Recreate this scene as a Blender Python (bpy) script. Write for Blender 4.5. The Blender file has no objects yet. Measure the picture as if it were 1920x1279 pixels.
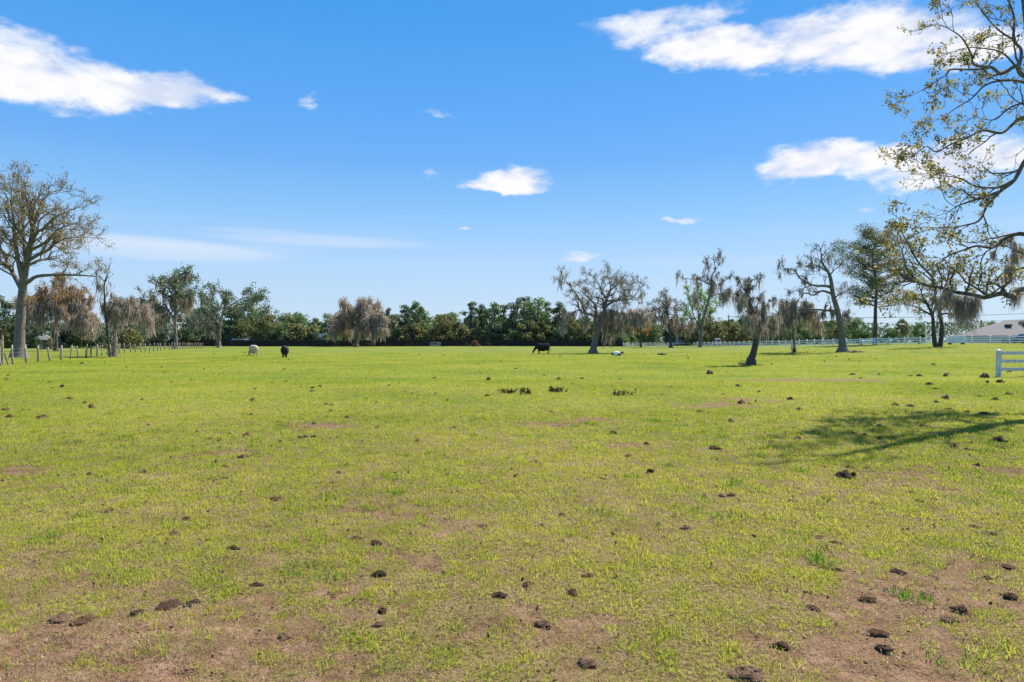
import bpy, math, random
import numpy as np
from mathutils import Vector

R = math.radians
scene = bpy.context.scene
COL = scene.collection

# ------------------------------------------------------------------ camera, sky, sun, exposure
CAMH = 1.6
F = 1280.0                      # focal length in photograph pixels (24 mm on a 36 mm sensor)
cam_d = bpy.data.cameras.new('camera'); cam_d.lens = 24.0; cam_d.sensor_width = 36.0
cam_d.clip_start = 0.05; cam_d.clip_end = 6000
cam = bpy.data.objects.new('camera', cam_d); COL.objects.link(cam)
cam.location = (0, 0, CAMH); cam.rotation_euler = (R(90), 0, 0)
scene.camera = cam

SUN_AZ, SUN_EL = R(47), R(50)    # to the right of the view axis, and ahead
S = Vector((math.sin(SUN_AZ)*math.cos(SUN_EL), math.cos(SUN_AZ)*math.cos(SUN_EL), math.sin(SUN_EL)))
sl = bpy.data.lights.new('sun', 'SUN'); sl.energy = 5.0; sl.angle = R(0.53); sl.color = (1.0, 0.93, 0.80)
so = bpy.data.objects.new('sun', sl); COL.objects.link(so)
so.rotation_euler = S.to_track_quat('Z', 'Y').to_euler(); so.location = (60, 40, 60)

scene.view_settings.view_transform = 'Standard'
scene.view_settings.look = 'None'
scene.view_settings.exposure = 0.86
scene.view_settings.gamma = 1.0
scene.view_settings.use_curve_mapping = False
scene.render.engine = 'CYCLES'
scene.cycles.use_denoising = True
scene.cycles.max_bounces = 7
scene.cycles.transparent_max_bounces = 6
scene.cycles.diffuse_bounces = 3
scene.cycles.caustics_reflective = False
scene.cycles.caustics_refractive = False
scene.cycles.sample_clamp_indirect = 6.0


class NT:
    """small helper to write node trees as expressions"""
    def __init__(self, tree):
        self.t = tree; self.n = tree.nodes; self.l = tree.links
    def node(self, typ, **kw):
        n = self.n.new(typ)
        for k, v in kw.items(): setattr(n, k, v)
        return n
    def put(self, sock, v):
        if hasattr(v, 'is_output'): self.l.new(v, sock)
        else: sock.default_value = v
    def m(self, op, a, b=None, c=None, clamp=False):
        n = self.node('ShaderNodeMath', operation=op, use_clamp=clamp)
        self.put(n.inputs[0], a)
        if b is not None: self.put(n.inputs[1], b)
        if c is not None: self.put(n.inputs[2], c)
        return n.outputs[0]
    def mul(self, a, b): return self.m('MULTIPLY', a, b)
    def add(self, a, b): return self.m('ADD', a, b)
    def sub(self, a, b): return self.m('SUBTRACT', a, b)
    def ss(self, v, lo, hi, a=0.0, b=1.0):
        n = self.node('ShaderNodeMapRange', interpolation_type='SMOOTHSTEP')
        self.put(n.inputs[0], v); n.inputs[1].default_value = lo; n.inputs[2].default_value = hi
        n.inputs[3].default_value = a; n.inputs[4].default_value = b
        return n.outputs[0]
    def noise(self, vec, scale, detail=3, rough=0.55, color=False, dist=0.0):
        n = self.node('ShaderNodeTexNoise'); n.noise_dimensions = '3D'
        if vec is not None: self.l.new(vec, n.inputs['Vector'])
        n.inputs['Scale'].default_value = scale; n.inputs['Detail'].default_value = detail
        n.inputs['Roughness'].default_value = rough; n.inputs['Distortion'].default_value = dist
        return n.outputs['Color' if color else 'Fac']
    def mix(self, f, a, b, blend='MIX'):
        n = self.node('ShaderNodeMix', data_type='RGBA', blend_type=blend)
        self.put(n.inputs[0], f)
        self.put(n.inputs[6], a if hasattr(a, 'is_output') else (*a, 1)[:4])
        self.put(n.inputs[7], b if hasattr(b, 'is_output') else (*b, 1)[:4])
        return n.outputs[2]
    def ramp(self, f, stops, interp='LINEAR'):
        n = self.node('ShaderNodeValToRGB'); cr = n.color_ramp; cr.interpolation = interp
        while len(cr.elements) < len(stops): cr.elements.new(0.5)
        for e, (p, c) in zip(cr.elements, stops): e.position = p; e.color = (*c, 1)
        self.put(n.inputs[0], f); return n.outputs[0]
    def scale(self, vec, s):
        n = self.node('ShaderNodeVectorMath', operation='MULTIPLY')
        self.l.new(vec, n.inputs[0]); n.inputs[1].default_value = s; return n.outputs[0]


world = bpy.data.worlds.new('World'); scene.world = world; world.use_nodes = True
def build_world():
    g = NT(world.node_tree); g.n.clear()
    sky = g.node('ShaderNodeTexSky', sky_type='NISHITA')
    sky.sun_disc = False; sky.sun_elevation = SUN_EL; sky.sun_rotation = SUN_AZ
    sky.altitude = 0; sky.air_density = 1.0; sky.dust_density = 0.35; sky.ozone_density = 2.5
    hs = g.node('ShaderNodeHueSaturation'); hs.inputs['Saturation'].default_value = 1.12
    hs.inputs['Value'].default_value = 1.0
    g.l.new(sky.outputs[0], hs.inputs['Color'])
    gen = g.node('ShaderNodeTexCoord').outputs['Generated']
    sp = g.node('ShaderNodeSeparateXYZ'); g.l.new(gen, sp.inputs[0])
    X, Y, Z = sp.outputs
    az = g.m('ARCTAN2', X, Y); el = g.m('ARCSINE', Z)
    hs.inputs['Value'].default_value = SKY
    # clear-day blue by height above the horizon, the same all round, with the Nishita glow over it
    K = 1/1.79
    grad = g.ramp(g.m('MAXIMUM', Z, 0.0), [(p, tuple(x*K for x in c)) for p, c in
        [(0, (.54,.71,.90)), (.068, (.485,.675,.92)), (.106, (.44,.665,.96)), (.18, (.27,.56,.955)), (.252, (.15,.44,.93)),
         (.315, (.106,.40,.93)), (.43, (.056,.34,.87)), (1.0, (.03,.21,.62))]])
    base = g.mix(.12, grad, hs.outputs[0])
    # thin streaks low over the trees
    st = g.noise(g.scale(gen, (1.0, 1.0, 15)), 2.2, 3, .5)
    band = g.mul(g.ss(el, .07, .115), g.ss(el, .125, .19, 1, 0))
    streak = g.mul(g.mul(g.ss(st, .44, .80), band), .22)
    # one long smooth veil sinking to the right, and a thinner one above it
    wv = g.mul(g.sub(g.noise(g.scale(gen, (1, 1, 4)), 3.0, 2, .5), .5), .02)
    for (px, py, rx, ry, sl, w) in [(300, 468, 270, 22, -.03, .55), (600, 452, 230, 14, 0, .32), (480, 436, 120, 7, 0, .22)]:
        a0 = math.atan((px-960)/F); e0 = math.atan((640-py)/math.hypot(F, px-960)); ca = math.cos(a0)
        p = g.m('MULTIPLY_ADD', az, F/(rx*ca*ca), -a0*F/(rx*ca*ca))
        q = g.mul(g.add(g.add(g.sub(el, e0), wv), g.mul(g.sub(az, a0), -sl)), F/(ry*ca))
        veil = g.mul(g.ss(g.m('MULTIPLY_ADD', p, p, g.mul(q, q)), 0.0, 1.3, 1, 0), g.mul(g.ss(st, .25, .6, .55, 1.0), w))
        streak = g.m('MAXIMUM', streak, veil)
    # scattered fair-weather cumulus elsewhere in the sky, on a flat cloud deck
    zc = g.m('MAXIMUM', Z, .05)
    pl = g.node('ShaderNodeCombineXYZ'); g.l.new(g.m('DIVIDE', X, zc), pl.inputs[0]); g.l.new(g.m('DIVIDE', Y, zc), pl.inputs[1])
    deck = g.ss(g.noise(pl.outputs[0], .55, 4, .56), .57, .70)
    inview = g.mul(g.ss(Y, .50, .66), g.ss(Z, .46, .54, 1, 0))
    deck = g.mul(g.mul(deck, g.ss(Z, .04, .16)), g.sub(1.0, inview))
    skyc = g.mix(streak, base, (.485, .50, .545))
    far = g.node('ShaderNodeBackground'); g.l.new(g.mix(deck, skyc, (.52, .525, .54)), far.inputs[0])
    # the clouds of the photograph
    nv = g.scale(gen, (1.0, 1.0, 2.3))
    w1 = g.node('ShaderNodeSeparateXYZ'); g.l.new(g.noise(nv, 7, 2, .6, color=True), w1.inputs[0])
    w2 = g.node('ShaderNodeSeparateXYZ'); g.l.new(g.noise(nv, 26, 3, .62, color=True), w2.inputs[0])
    u = g.add(az, g.add(g.mul(g.sub(w1.outputs[0], .5), .075), g.mul(g.sub(w2.outputs[0], .5), .05)))
    v = g.add(el, g.add(g.mul(g.sub(w1.outputs[1], .5), .035), g.mul(g.sub(w2.outputs[1], .5), .026)))
    # centre, half width, half height above and below, thickness
    E = [(30,148,250,80,52,1.0),(190,172,150,50,36,1.0),(290,182,140,42,30,1.0),(395,187,80,20,15,.8),
         (1640,85,190,68,44,1.0),(1500,92,190,52,36,1.0),(1340,84,150,34,42,.95),(1235,56,130,36,34,.62),(1330,20,130,24,16,.5),(1780,104,150,50,30,.95),
         (1540,308,125,36,28,1.0),(1640,308,110,34,24,.9),(1800,308,180,42,36,.95),
         (965,350,74,30,18,.95),(905,356,48,13,10,.7),
         (565,183,18,12,12,.40),(818,209,30,10,8,.44),(806,328,28,13,11,.40),(1283,405,28,9,8,.6),(1075,492,42,13,10,.8),
         (1650,398,40,10,10,.5),(880,434,16,8,7,.45)]
    field = None
    for (px, py, rx, rt, rb, wt) in E:
        a0 = math.atan((px-960)/F); e0 = math.atan((640-py)/math.hypot(F, px-960))
        ca = math.cos(a0)
        ru, rvt, rvb = rx*ca*ca/F*1.12, rt*ca/F*1.15, rb*ca/F*1.1
        p = g.m('MULTIPLY_ADD', u, 1/ru, -a0/ru)
        q = g.m('MAXIMUM', g.m('MULTIPLY_ADD', v, 1/rvt, -e0/rvt), g.m('MULTIPLY_ADD', v, -1/rvb, e0/rvb))
        d = g.m('MULTIPLY_ADD', g.m('MULTIPLY_ADD', p, p, g.mul(q, q)), -wt, wt)
        field = d if field is None else g.m('SMOOTH_MAX', field, d, 0.25)
    fb = g.noise(nv, 17, 5, .6)
    alpha = g.ss(g.add(field, g.mul(g.sub(fb, .52), 1.5)), .02, .85)
    shade = g.ss(g.add(g.noise(nv, 11, 2, .55), g.mul(g.sub(fb, .5), .7)), .32, .60)
    ccol = g.mix(shade, (.365, .41, .515), (.545, .545, .555))
    near = g.node('ShaderNodeBackground'); g.l.new(g.mix(alpha, skyc, ccol), near.inputs[0])
    sector = g.mul(g.mul(g.m('GREATER_THAN', Y, .55), g.m('GREATER_THAN', Z, .05)), g.m('LESS_THAN', Z, .56))
    mx = g.node('ShaderNodeMixShader'); g.l.new(sector, mx.inputs[0])
    g.l.new(far.outputs[0], mx.inputs[1])
    mx2 = g.node('ShaderNodeMixShader'); g.l.new(g.sub(1.0, inview), mx2.inputs[0])
    g.l.new(near.outputs[0], mx2.inputs[1]); g.l.new(far.outputs[0], mx2.inputs[2])
    g.l.new(mx2.outputs[0], mx.inputs[2])
    out = g.node('ShaderNodeOutputWorld'); g.l.new(mx.outputs[0], out.inputs[0])
SKY = 0.087
build_world()
world.cycles.sampling_method = 'MANUAL'; world.cycles.sample_map_resolution = 512

# ------------------------------------------------------------------ helpers
def sstep(v):
    v = np.clip(v, 0, 1); return v*v*(3-2*v)

def terrain(x, y):
    """the pasture is flat, then climbs a metre towards the white fence on the right"""
    x = np.asarray(x, float); y = np.asarray(y, float)
    u = x - 0.25*(y-100)
    return 1.25*sstep((u-18)/62)*sstep((y-35)/50)*(1-.8*sstep((u-80)/14))

def vnoise(x, y, seed=0):
    x = np.asarray(x, float); y = np.asarray(y, float)
    xi = np.floor(x).astype(np.int64); yi = np.floor(y).astype(np.int64)
    fx, fy = x-xi, y-yi
    fx, fy = fx*fx*(3-2*fx), fy*fy*(3-2*fy)
    def h(a, b):
        n = (a*374761393 + b*668265263 + seed*974634777) & 0x7fffffff
        n = ((n ^ (n >> 13))*1274126177) & 0x7fffffff
        return ((n ^ (n >> 16)) & 0xffff)/65535.0
    return (h(xi, yi)*(1-fx)+h(xi+1, yi)*fx)*(1-fy)+(h(xi, yi+1)*(1-fx)+h(xi+1, yi+1)*fx)*fy

def fbm(x, y, seed=0, oct=4):
    s = 0; a = .5; t = 0
    for k in range(oct):
        s = s + a*vnoise(x*2**k, y*2**k, seed+k*17); t += a; a *= .5
    return s/t

def gp(px, py):
    """point of the flat pasture under a pixel of the photograph"""
    d = CAMH*F/(py-640.0)
    return (px-960)/F*d, d

def at(px, py, d):
    return Vector(((px-960)/F*d, d, CAMH+(640-py)/F*d))

def mesh_np(name, verts, faces, mat=None, smooth=False):
    """mesh from numpy arrays; faces: list of (n, k) index arrays"""
    me = bpy.data.meshes.new(name)
    verts = np.asarray(verts, np.float32).reshape(-1, 3)
    faces = [np.asarray(f, np.int32) for f in faces if len(f)]
    idx = np.concatenate([f.ravel() for f in faces])
    tot = np.concatenate([np.full(len(f), f.shape[1], np.int32) for f in faces])
    st = np.concatenate([[0], np.cumsum(tot)[:-1]]).astype(np.int32)
    me.vertices.add(len(verts)); me.vertices.foreach_set('co', verts.ravel())
    me.loops.add(len(idx)); me.loops.foreach_set('vertex_index', idx)
    me.polygons.add(len(tot)); me.polygons.foreach_set('loop_start', st); me.polygons.foreach_set('loop_total', tot)
    if smooth: me.polygons.foreach_set('use_smooth', np.ones(len(tot), bool))
    me.update(calc_edges=True)
    if mat: me.materials.append(mat)
    return me

def link(name, data, parent=None, loc=None):
    o = bpy.data.objects.new(name, data); COL.objects.link(o)
    if parent is not None: o.parent = parent
    if loc is not None: o.location = loc
    return o

def tag(o, label, cat, group=None):
    o['label'] = label; o['category'] = cat
    if group: o['group'] = group
    return o

def thing(name, label, cat, loc=(0, 0, 0), rz=0, group=None):
    o = link(name, None, None, loc); o.rotation_euler = (0, 0, rz); o.empty_display_size = .2
    return tag(o, label, cat, group)

def copy_tree(o, parent=None):
    c = o.copy(); COL.objects.link(c); c.parent = parent
    for ch in list(o.children): copy_tree(ch, c)
    return c

class MB:
    """collects simple solids into one mesh"""
    def __init__(self): self.v = []; self.f = []
    def raw(self, vs, fs):
        n = len(self.v); self.v += [tuple(p) for p in vs]; self.f += [tuple(i+n for i in f) for f in fs]
    def box(self, a, b, rot=0.0, c=None):
        (x0, y0, z0), (x1, y1, z1) = a, b
        vs = [(x0,y0,z0),(x1,y0,z0),(x1,y1,z0),(x0,y1,z0),(x0,y0,z1),(x1,y0,z1),(x1,y1,z1),(x0,y1,z1)]
        self.raw(vs, [(0,3,2,1),(4,5,6,7),(0,1,5,4),(1,2,6,5),(2,3,7,6),(3,0,4,7)])
    def tube(self, pts, rad, n=8, cap=True):
        pts = [Vector(p) for p in pts]; rings = []
        for i, p in enumerate(pts):
            t = (pts[min(i+1, len(pts)-1)]-pts[max(i-1, 0)]).normalized()
            ref = Vector((0, 0, 1)) if abs(t.z) < .9 else Vector((1, 0, 0))
            u = t.cross(ref).normalized(); w = t.cross(u)
            r = rad[i] if isinstance(rad, (list, tuple)) else rad
            ru, rw = r if isinstance(r, tuple) else (r, r)
            rings.append([p+u*ru*math.cos(2*math.pi*k/n)+w*rw*math.sin(2*math.pi*k/n) for k in range(n)])
        vs = [q for r in rings for q in r]; fs = []
        for i in range(len(rings)-1):
            for k in range(n):
                fs.append((i*n+k, i*n+(k+1) % n, (i+1)*n+(k+1) % n, (i+1)*n+k))
        if cap:
            fs.append(tuple(range(n-1, -1, -1))); m = (len(rings)-1)*n; fs.append(tuple(m+k for k in range(n)))
        self.raw(vs, fs)
    def mesh(self, name, mat, smooth=False):
        me = bpy.data.meshes.new(name); me.from_pydata(self.v, [], self.f)
        if smooth: me.polygons.foreach_set('use_smooth', [True]*len(me.polygons))
        me.update(); me.materials.append(mat); return me
    def build(self, name, mat, parent=None, loc=None, smooth=False):
        return link(name, self.mesh(name, mat, smooth), parent, loc)

# ------------------------------------------------------------------ materials
def new_mat(name):
    m = bpy.data.materials.new(name); m.use_nodes = True
    g = NT(m.node_tree); g.n.clear()
    g.out = g.node('ShaderNodeOutputMaterial')
    return m, g

def principled(g, col, rough=.8, bump=None, spec=.3, metal=0.0):
    p = g.node('ShaderNodeBsdfPrincipled')
    g.put(p.inputs['Base Color'], col if hasattr(col, 'is_output') else (*col, 1))
    g.put(p.inputs['Roughness'], rough); p.inputs['Specular IOR Level'].default_value = spec
    p.inputs['Metallic'].default_value = metal
    if bump is not None:
        b = g.node('ShaderNodeBump'); b.inputs['Strength'].default_value = bump[1]; b.inputs['Distance'].default_value = bump[2]
        g.l.new(bump[0], b.inputs['Height']); g.l.new(b.outputs[0], p.inputs['Normal'])
    g.l.new(p.outputs[0], g.out.inputs[0]); return p

def mat_noise(name, c1, c2, scale=4.0, rough=.85, bump=.0, detail=4, spec=.3, dist=.02, stretch=None):
    m, g = new_mat(name)
    co = g.node('ShaderNodeTexCoord').outputs['Object']
    if stretch: co = g.scale(co, stretch)
    n = g.noise(co, scale, detail, .6)
    principled(g, g.mix(g.ss(n, .3, .7), c1, c2), rough, (n, bump, dist) if bump else None, spec)
    return m

def mat_leaf(name, stops, trans=.45, rough=.6):
    m, g = new_mat(name)
    rnd = g.node('ShaderNodeNewGeometry').outputs['Random Per Island']
    c = g.ramp(rnd, stops)
    d = g.node('ShaderNodeBsdfDiffuse'); g.l.new(c, d.inputs[0])
    t = g.node('ShaderNodeBsdfTranslucent'); g.l.new(c, t.inputs[0])
    x = g.node('ShaderNodeMixShader'); x.inputs[0].default_value = trans
    g.l.new(d.outputs[0], x.inputs[1]); g.l.new(t.outputs[0], x.inputs[2]); g.l.new(x.outputs[0], g.out.inputs[0])
    return m

M = {}
M['bark_grey'] = mat_noise('grey bark', (.085, .075, .062), (.24, .22, .19), 5, .95, .6, stretch=(3, 3, .8))
M['bark_dark'] = mat_noise('dark bark', (.035, .030, .026), (.12, .105, .09), 6, .95, .6, stretch=(3, 3, .8))
M['bark_lichen'] = mat_noise('bark with lichen', (.06, .052, .044), (.21, .195, .165), 7, .95, .5)
M['bark_pale'] = mat_noise('pale bark', (.16, .145, .12), (.36, .33, .28), 5, .95, .4)
M['bark_pine'] = mat_noise('pine bark', (.05, .036, .028), (.17, .125, .09), 6, .95, .6, stretch=(2, 2, .6))
M['moss'] = mat_leaf('spanish moss', [(0, (0.175, 0.152, 0.120)), (.5, (0.367, 0.321, 0.267)), (1, (0.595, 0.536, 0.450))], .35)
M['moss_dark'] = mat_leaf('dark moss', [(0, (0.105, 0.085, 0.068)), (.5, (0.228, 0.199, 0.157)), (1, (0.385, 0.360, 0.295))], .3)
M['moss_pink'] = mat_leaf('pinkish moss', [(0, (0.254, 0.201, 0.161)), (.5, (0.457, 0.367, 0.306)), (1, (0.643, 0.560, 0.476))], .35)
M['leaf_spring'] = mat_leaf('spring oak leaf', [(0, (0.221, 0.179, 0.048)), (.3, (0.376, 0.286, 0.060)), (.6, (0.486, 0.405, 0.095)), (.85, (0.287, 0.309, 0.106)), (1, (0.575, 0.357, 0.071))], .45)
M['leaf_olive'] = mat_leaf('olive oak leaf', [(0, (0.099, 0.119, 0.044)), (.5, (0.221, 0.238, 0.078)), (.8, (0.332, 0.297, 0.078)), (1, (0.464, 0.286, 0.066))], .4)
M['leaf_orange'] = mat_leaf('orange oak leaf', [(0, (0.221, 0.119, 0.034)), (.5, (0.425, 0.221, 0.051)), (1, (0.510, 0.323, 0.076))], .45)
M['leaf_sparse'] = mat_leaf('grey-green oak leaf', [(0, (0.119, 0.102, 0.060)), (.6, (0.204, 0.187, 0.102)), (1, (0.323, 0.238, 0.102))], .4)
M['leaf_dark'] = mat_leaf('dark evergreen leaf', [(0, (0.059, 0.089, 0.064)), (.5, (0.131, 0.184, 0.112)), (.85, (0.222, 0.283, 0.156)), (1, (0.368, 0.402, 0.204))], .3)  # distance haze is put into these leaf colours: lightened and greyed
M['leaf_mid'] = mat_leaf('mid green leaf', [(0, (0.076, 0.128, 0.062)), (.5, (0.164, 0.245, 0.110)), (1, (0.315, 0.399, 0.169))], .35)
M['leaf_oliveb'] = mat_leaf('olive brown leaf', [(0, (0.103, 0.115, 0.052)), (.5, (0.219, 0.227, 0.099)), (1, (0.344, 0.322, 0.143))], .35)
M['leaf_bright'] = mat_leaf('bright spring green leaf', [(0, (0.136, 0.221, 0.060)), (.5, (0.255, 0.391, 0.093)), (1, (0.391, 0.527, 0.153))], .45)
M['leaf_palm'] = mat_leaf('dark palm leaf', [(0, (0.025, 0.060, 0.020)), (.6, (0.060, 0.128, 0.037)), (1, (0.102, 0.204, 0.060))], .3)

# ------------------------------------------------------------------ ground
BARE = [(130,1240,330,60),(470,1165,130,38),(330,1262,300,35),(1640,1140,240,42),(1780,1120,180,34),(1780,1235,200,60),(1560,1200,150,40),
        (1010,1215,160,30),(870,1190,120,22),(1725,914,46,7),(1590,940,28,7),(1700,890,80,8),(900,990,60,14),(780,1040,60,12),(700,1110,70,16),(230,1095,90,16),(1900,1080,120,30),
        (1480,714,95,2.6),(1590,714,70,3.4),(1020,795,70,7),(1130,788,60,6),(1330,760,70,4),(420,850,60,8),(600,800,90,6),(60,880,60,8),
        (1580,1060,40,10),(760,955,70,9),(520,1010,70,9),(1150,835,60,5),(1870,880,60,7),(1790,742,30,3),(1400,752,60,3)]
_B = []
for (px, py, rx, ry) in BARE:
    x0, d0 = gp(px, py); d1 = CAMH*F/(py-ry-640); d2 = CAMH*F/(py+ry-640)
    _B.append((x0, d0, rx/F*d0, max((d1-d2)/2, rx/F*d0*.35), 1.0))

def bareness(x, y):
    x = np.asarray(x, float); y = np.asarray(y, float)
    wx = x+(fbm(x*1.7, y*1.7, 5)-.5)*1.2+(fbm(x*8, y*8, 15, 3)-.5)*.45; wy = y+(fbm(x*1.7+9, y*1.7, 8)-.5)*1.4+(fbm(x*8+4, y*8, 18, 3)-.5)*.45
    b = np.zeros_like(x)
    for (cx, cy, rx, ry, w) in _B:
        d = np.sqrt(((wx-cx)/rx)**2+((wy-cy)/ry)**2)
        b = np.maximum(b, sstep((1.22-d)/.5))
    near = sstep((15-y)/11)
    pat = sstep((fbm(x*.55, y*.38, 31, 5)-.52)/.16)
    fine = sstep((fbm(x*2.6, y*2.2, 44, 3)-.50)/.22)
    b = np.maximum(b, pat*(.24+.32*near)*(.35+.65*fine))
    b = b*(.72+.28*sstep((fbm(x*5, y*5, 61, 3)-.30)/.25))
    b = np.maximum(b, fine*(.10+.36*near))
    return np.clip(b, 0, 1)

def axis(parts):
    out = [parts[0][0]]
    for (a, b, s) in parts:
        n = max(1, int(round((b-a)/s))); out += list(np.linspace(a, b, n+1)[1:])
    return np.array(out)

def build_ground():
    ys = axis([(-1500,-300,300),(-300,-20,40),(-20,1.5,2),(1.5,9,.06),(9,16,.1),(16,32,.25),(32,60,.8),(60,140,3),(140,260,10),(260,600,60),(600,4000,600)])
    xp = axis([(0,7,.07),(7,12,.12),(12,26,.35),(26,60,1.2),(60,120,4),(120,400,25),(400,4000,600)])
    xs = np.concatenate([-xp[:0:-1], xp])
    X, Y = np.meshgrid(xs, ys); x = X.ravel(); y = Y.ravel()
    near = sstep((30-np.hypot(x, y))/15)
    bare = bareness(x, y)
    z = terrain(x, y) + near*((fbm(x*1.1, y*1.1, 3)-.5)*.06+(fbm(x*7, y*7, 4, 3)-.5)*.028) - bare*near*.012
    z += sstep((np.hypot(x, y)-40)/60)*(fbm(x*.02, y*.02, 12)-.5)*.25
    ny, nx = X.shape
    i = np.arange(ny*nx).reshape(ny, nx)
    q = np.stack([i[:-1,:-1], i[:-1,1:], i[1:,1:], i[1:,:-1]], -1).reshape(-1, 4)
    m, g = new_mat('pasture ground')
    geo = g.node('ShaderNodeNewGeometry').outputs['Position']
    att = g.node('ShaderNodeAttribute'); att.attribute_name = 'bare'
    cov = g.node('ShaderNodeAttribute'); cov.attribute_name = 'cover'
    bb = att.outputs['Fac']; cc = cov.outputs['Fac']
    nf = g.noise(geo, 38, 4, .7); nm = g.noise(geo, 6, 4, .6); nl = g.noise(geo, .16, 4, .55); nk = g.noise(geo, 1.1, 4, .6)
    ns = g.noise(g.scale(geo, (.10, .30, .1)), 1.0, 5, .6)
    soil = g.ramp(nm, [(.25, (.11, .058, .034)), (.5, (.225, .13, .078)), (.75, (.36, .23, .15))])
    soil = g.mix(g.ss(nf, .50, .66), soil, (.060, .034, .021))
    thatch = g.ramp(nf, [(.34, (.050, .034, .016)), (.50, (.17, .12, .055)), (.68, (.40, .305, .15))])
    near_c = g.mix(bb, thatch, soil)
    fresh = g.ramp(nl, [(.28, (.085, .135, .017)), (.48, (.140, .190, .020)), (.72, (.20, .228, .030))])
    fresh = g.mix(g.mul(g.ss(ns, .42, .66), .55), fresh, (.205, .185, .055))
    fresh = g.mix(g.mul(g.ss(nk, .5, .75), .35), fresh, (.10, .15, .016))
    fresh = g.mix(g.mul(g.ss(nf, .5, .8), .5), fresh, (.09, .10, .02))
    grassy = g.mix(g.m('MULTIPLY', bb, .95, clamp=True), fresh, g.mix(.5, thatch, soil))
    col = g.mix(cc, near_c, grassy)
    principled(g, col, .95, (g.add(nf, g.mul(nm, .6)), .9, .03), .1)
    me = mesh_np('ground', np.stack([x, y, z], -1), [q], m, True)
    a = me.attributes.new('bare', 'FLOAT', 'POINT'); a.data.foreach_set('value', bare.astype(np.float32))
    c = me.attributes.new('cover', 'FLOAT', 'POINT')
    c.data.foreach_set('value', (.12+.88*sstep((np.hypot(x, y)-4)/22)).astype(np.float32))
    o = link('ground', me); o['kind'] = 'structure'
    return o
build_ground()

def ground_z(x, y):
    r = math.hypot(x, y)
    n = sstep((30-r)/15)
    z = terrain(x, y)+n*((fbm(x*1.1, y*1.1, 3)-.5)*.06+(fbm(x*7, y*7, 4, 3)-.5)*.028)
    z = z+sstep((r-40)/60)*(fbm(x*.02, y*.02, 12)-.5)*.25
    return float(z)

# ------------------------------------------------------------------ grass (too many blades to count)
def tuft_mesh(name, seed, n, h, spread, lean, width, mat):
    rng = np.random.default_rng(seed); V = []; Fq = []; Ft = []
    for k in range(n):
        a = rng.uniform(0, 2*math.pi); r = spread*math.sqrt(rng.uniform(0, 1))
        bx, by = r*math.cos(a), r*math.sin(a)
        hh = h*rng.uniform(.45, 1.15); ln = lean*rng.uniform(.4, 1.4); aa = a+rng.normal(0, .8)
        dx, dy = math.cos(aa)*ln*hh, math.sin(aa)*ln*hh
        wa = rng.uniform(0, math.pi); wx, wy = math.cos(wa)*width/2, math.sin(wa)*width/2
        tw = rng.normal(0, .3, 2)*hh*.3
        b = len(V)
        V += [(bx-wx, by-wy, -.008), (bx+wx, by+wy, -.008),
              (bx+dx*.4-wx*.8, by+dy*.4-wy*.8, hh*.62), (bx+dx*.4+wx*.8, by+dy*.4+wy*.8, hh*.62),
              (bx+dx+tw[0], by+dy+tw[1], hh*max(.15, 1-.35*ln))]
        Fq.append((b, b+1, b+3, b+2)); Ft.append((b+2, b+3, b+4))
    return mesh_np(name, V, [np.array(Fq), np.array(Ft)], mat)

def mat_grass(name, stops, trans):
    m, g = new_mat(name)
    rnd = g.node('ShaderNodeNewGeometry').outputs['Random Per Island']
    oi = g.node('ShaderNodeObjectInfo').outputs['Random']
    pos = g.node('ShaderNodeNewGeometry').outputs['Position']
    big = g.noise(pos, .16, 4, .55); med = g.noise(pos, 2.2, 2, .6)
    f = g.add(g.mul(rnd, .46), g.add(g.mul(oi, .22), g.add(g.mul(g.ss(big, .32, .68), .26), g.mul(g.ss(med, .3, .7), .20))))
    c = g.ramp(f, stops)
    d = g.node('ShaderNodeBsdfDiffuse'); g.l.new(c, d.inputs[0])
    t = g.node('ShaderNodeBsdfTranslucent'); g.l.new(c, t.inputs[0])
    x = g.node('ShaderNodeMixShader'); x.inputs[0].default_value = trans
    g.l.new(d.outputs[0], x.inputs[1]); g.l.new(t.outputs[0], x.inputs[2]); g.l.new(x.outputs[0], g.out.inputs[0])
    return m
M['grass'] = mat_grass('grass blade', [(.10, (.075, .140, .022)), (.30, (.185, .275, .028)), (.52, (.345, .40, .042)), (.78, (.50, .50, .07)), (1, (.56, .47, .14))], .5)
M['straw'] = mat_grass('dry grass', [(.1, (.09, .055, .03)), (.40, (.24, .16, .085)), (.70, (.48, .36, .20)), (1, (.70, .57, .36))], .35)

M['lush'] = mat_grass('lush grass blade', [(.1, (.05, .14, .02)), (.5, (.12, .25, .03)), (1, (.24, .36, .05))], .5)
M['crumb'] = mat_noise('soil crumb', (.03, .018, .012), (.09, .055, .035), 30, .95)

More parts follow.
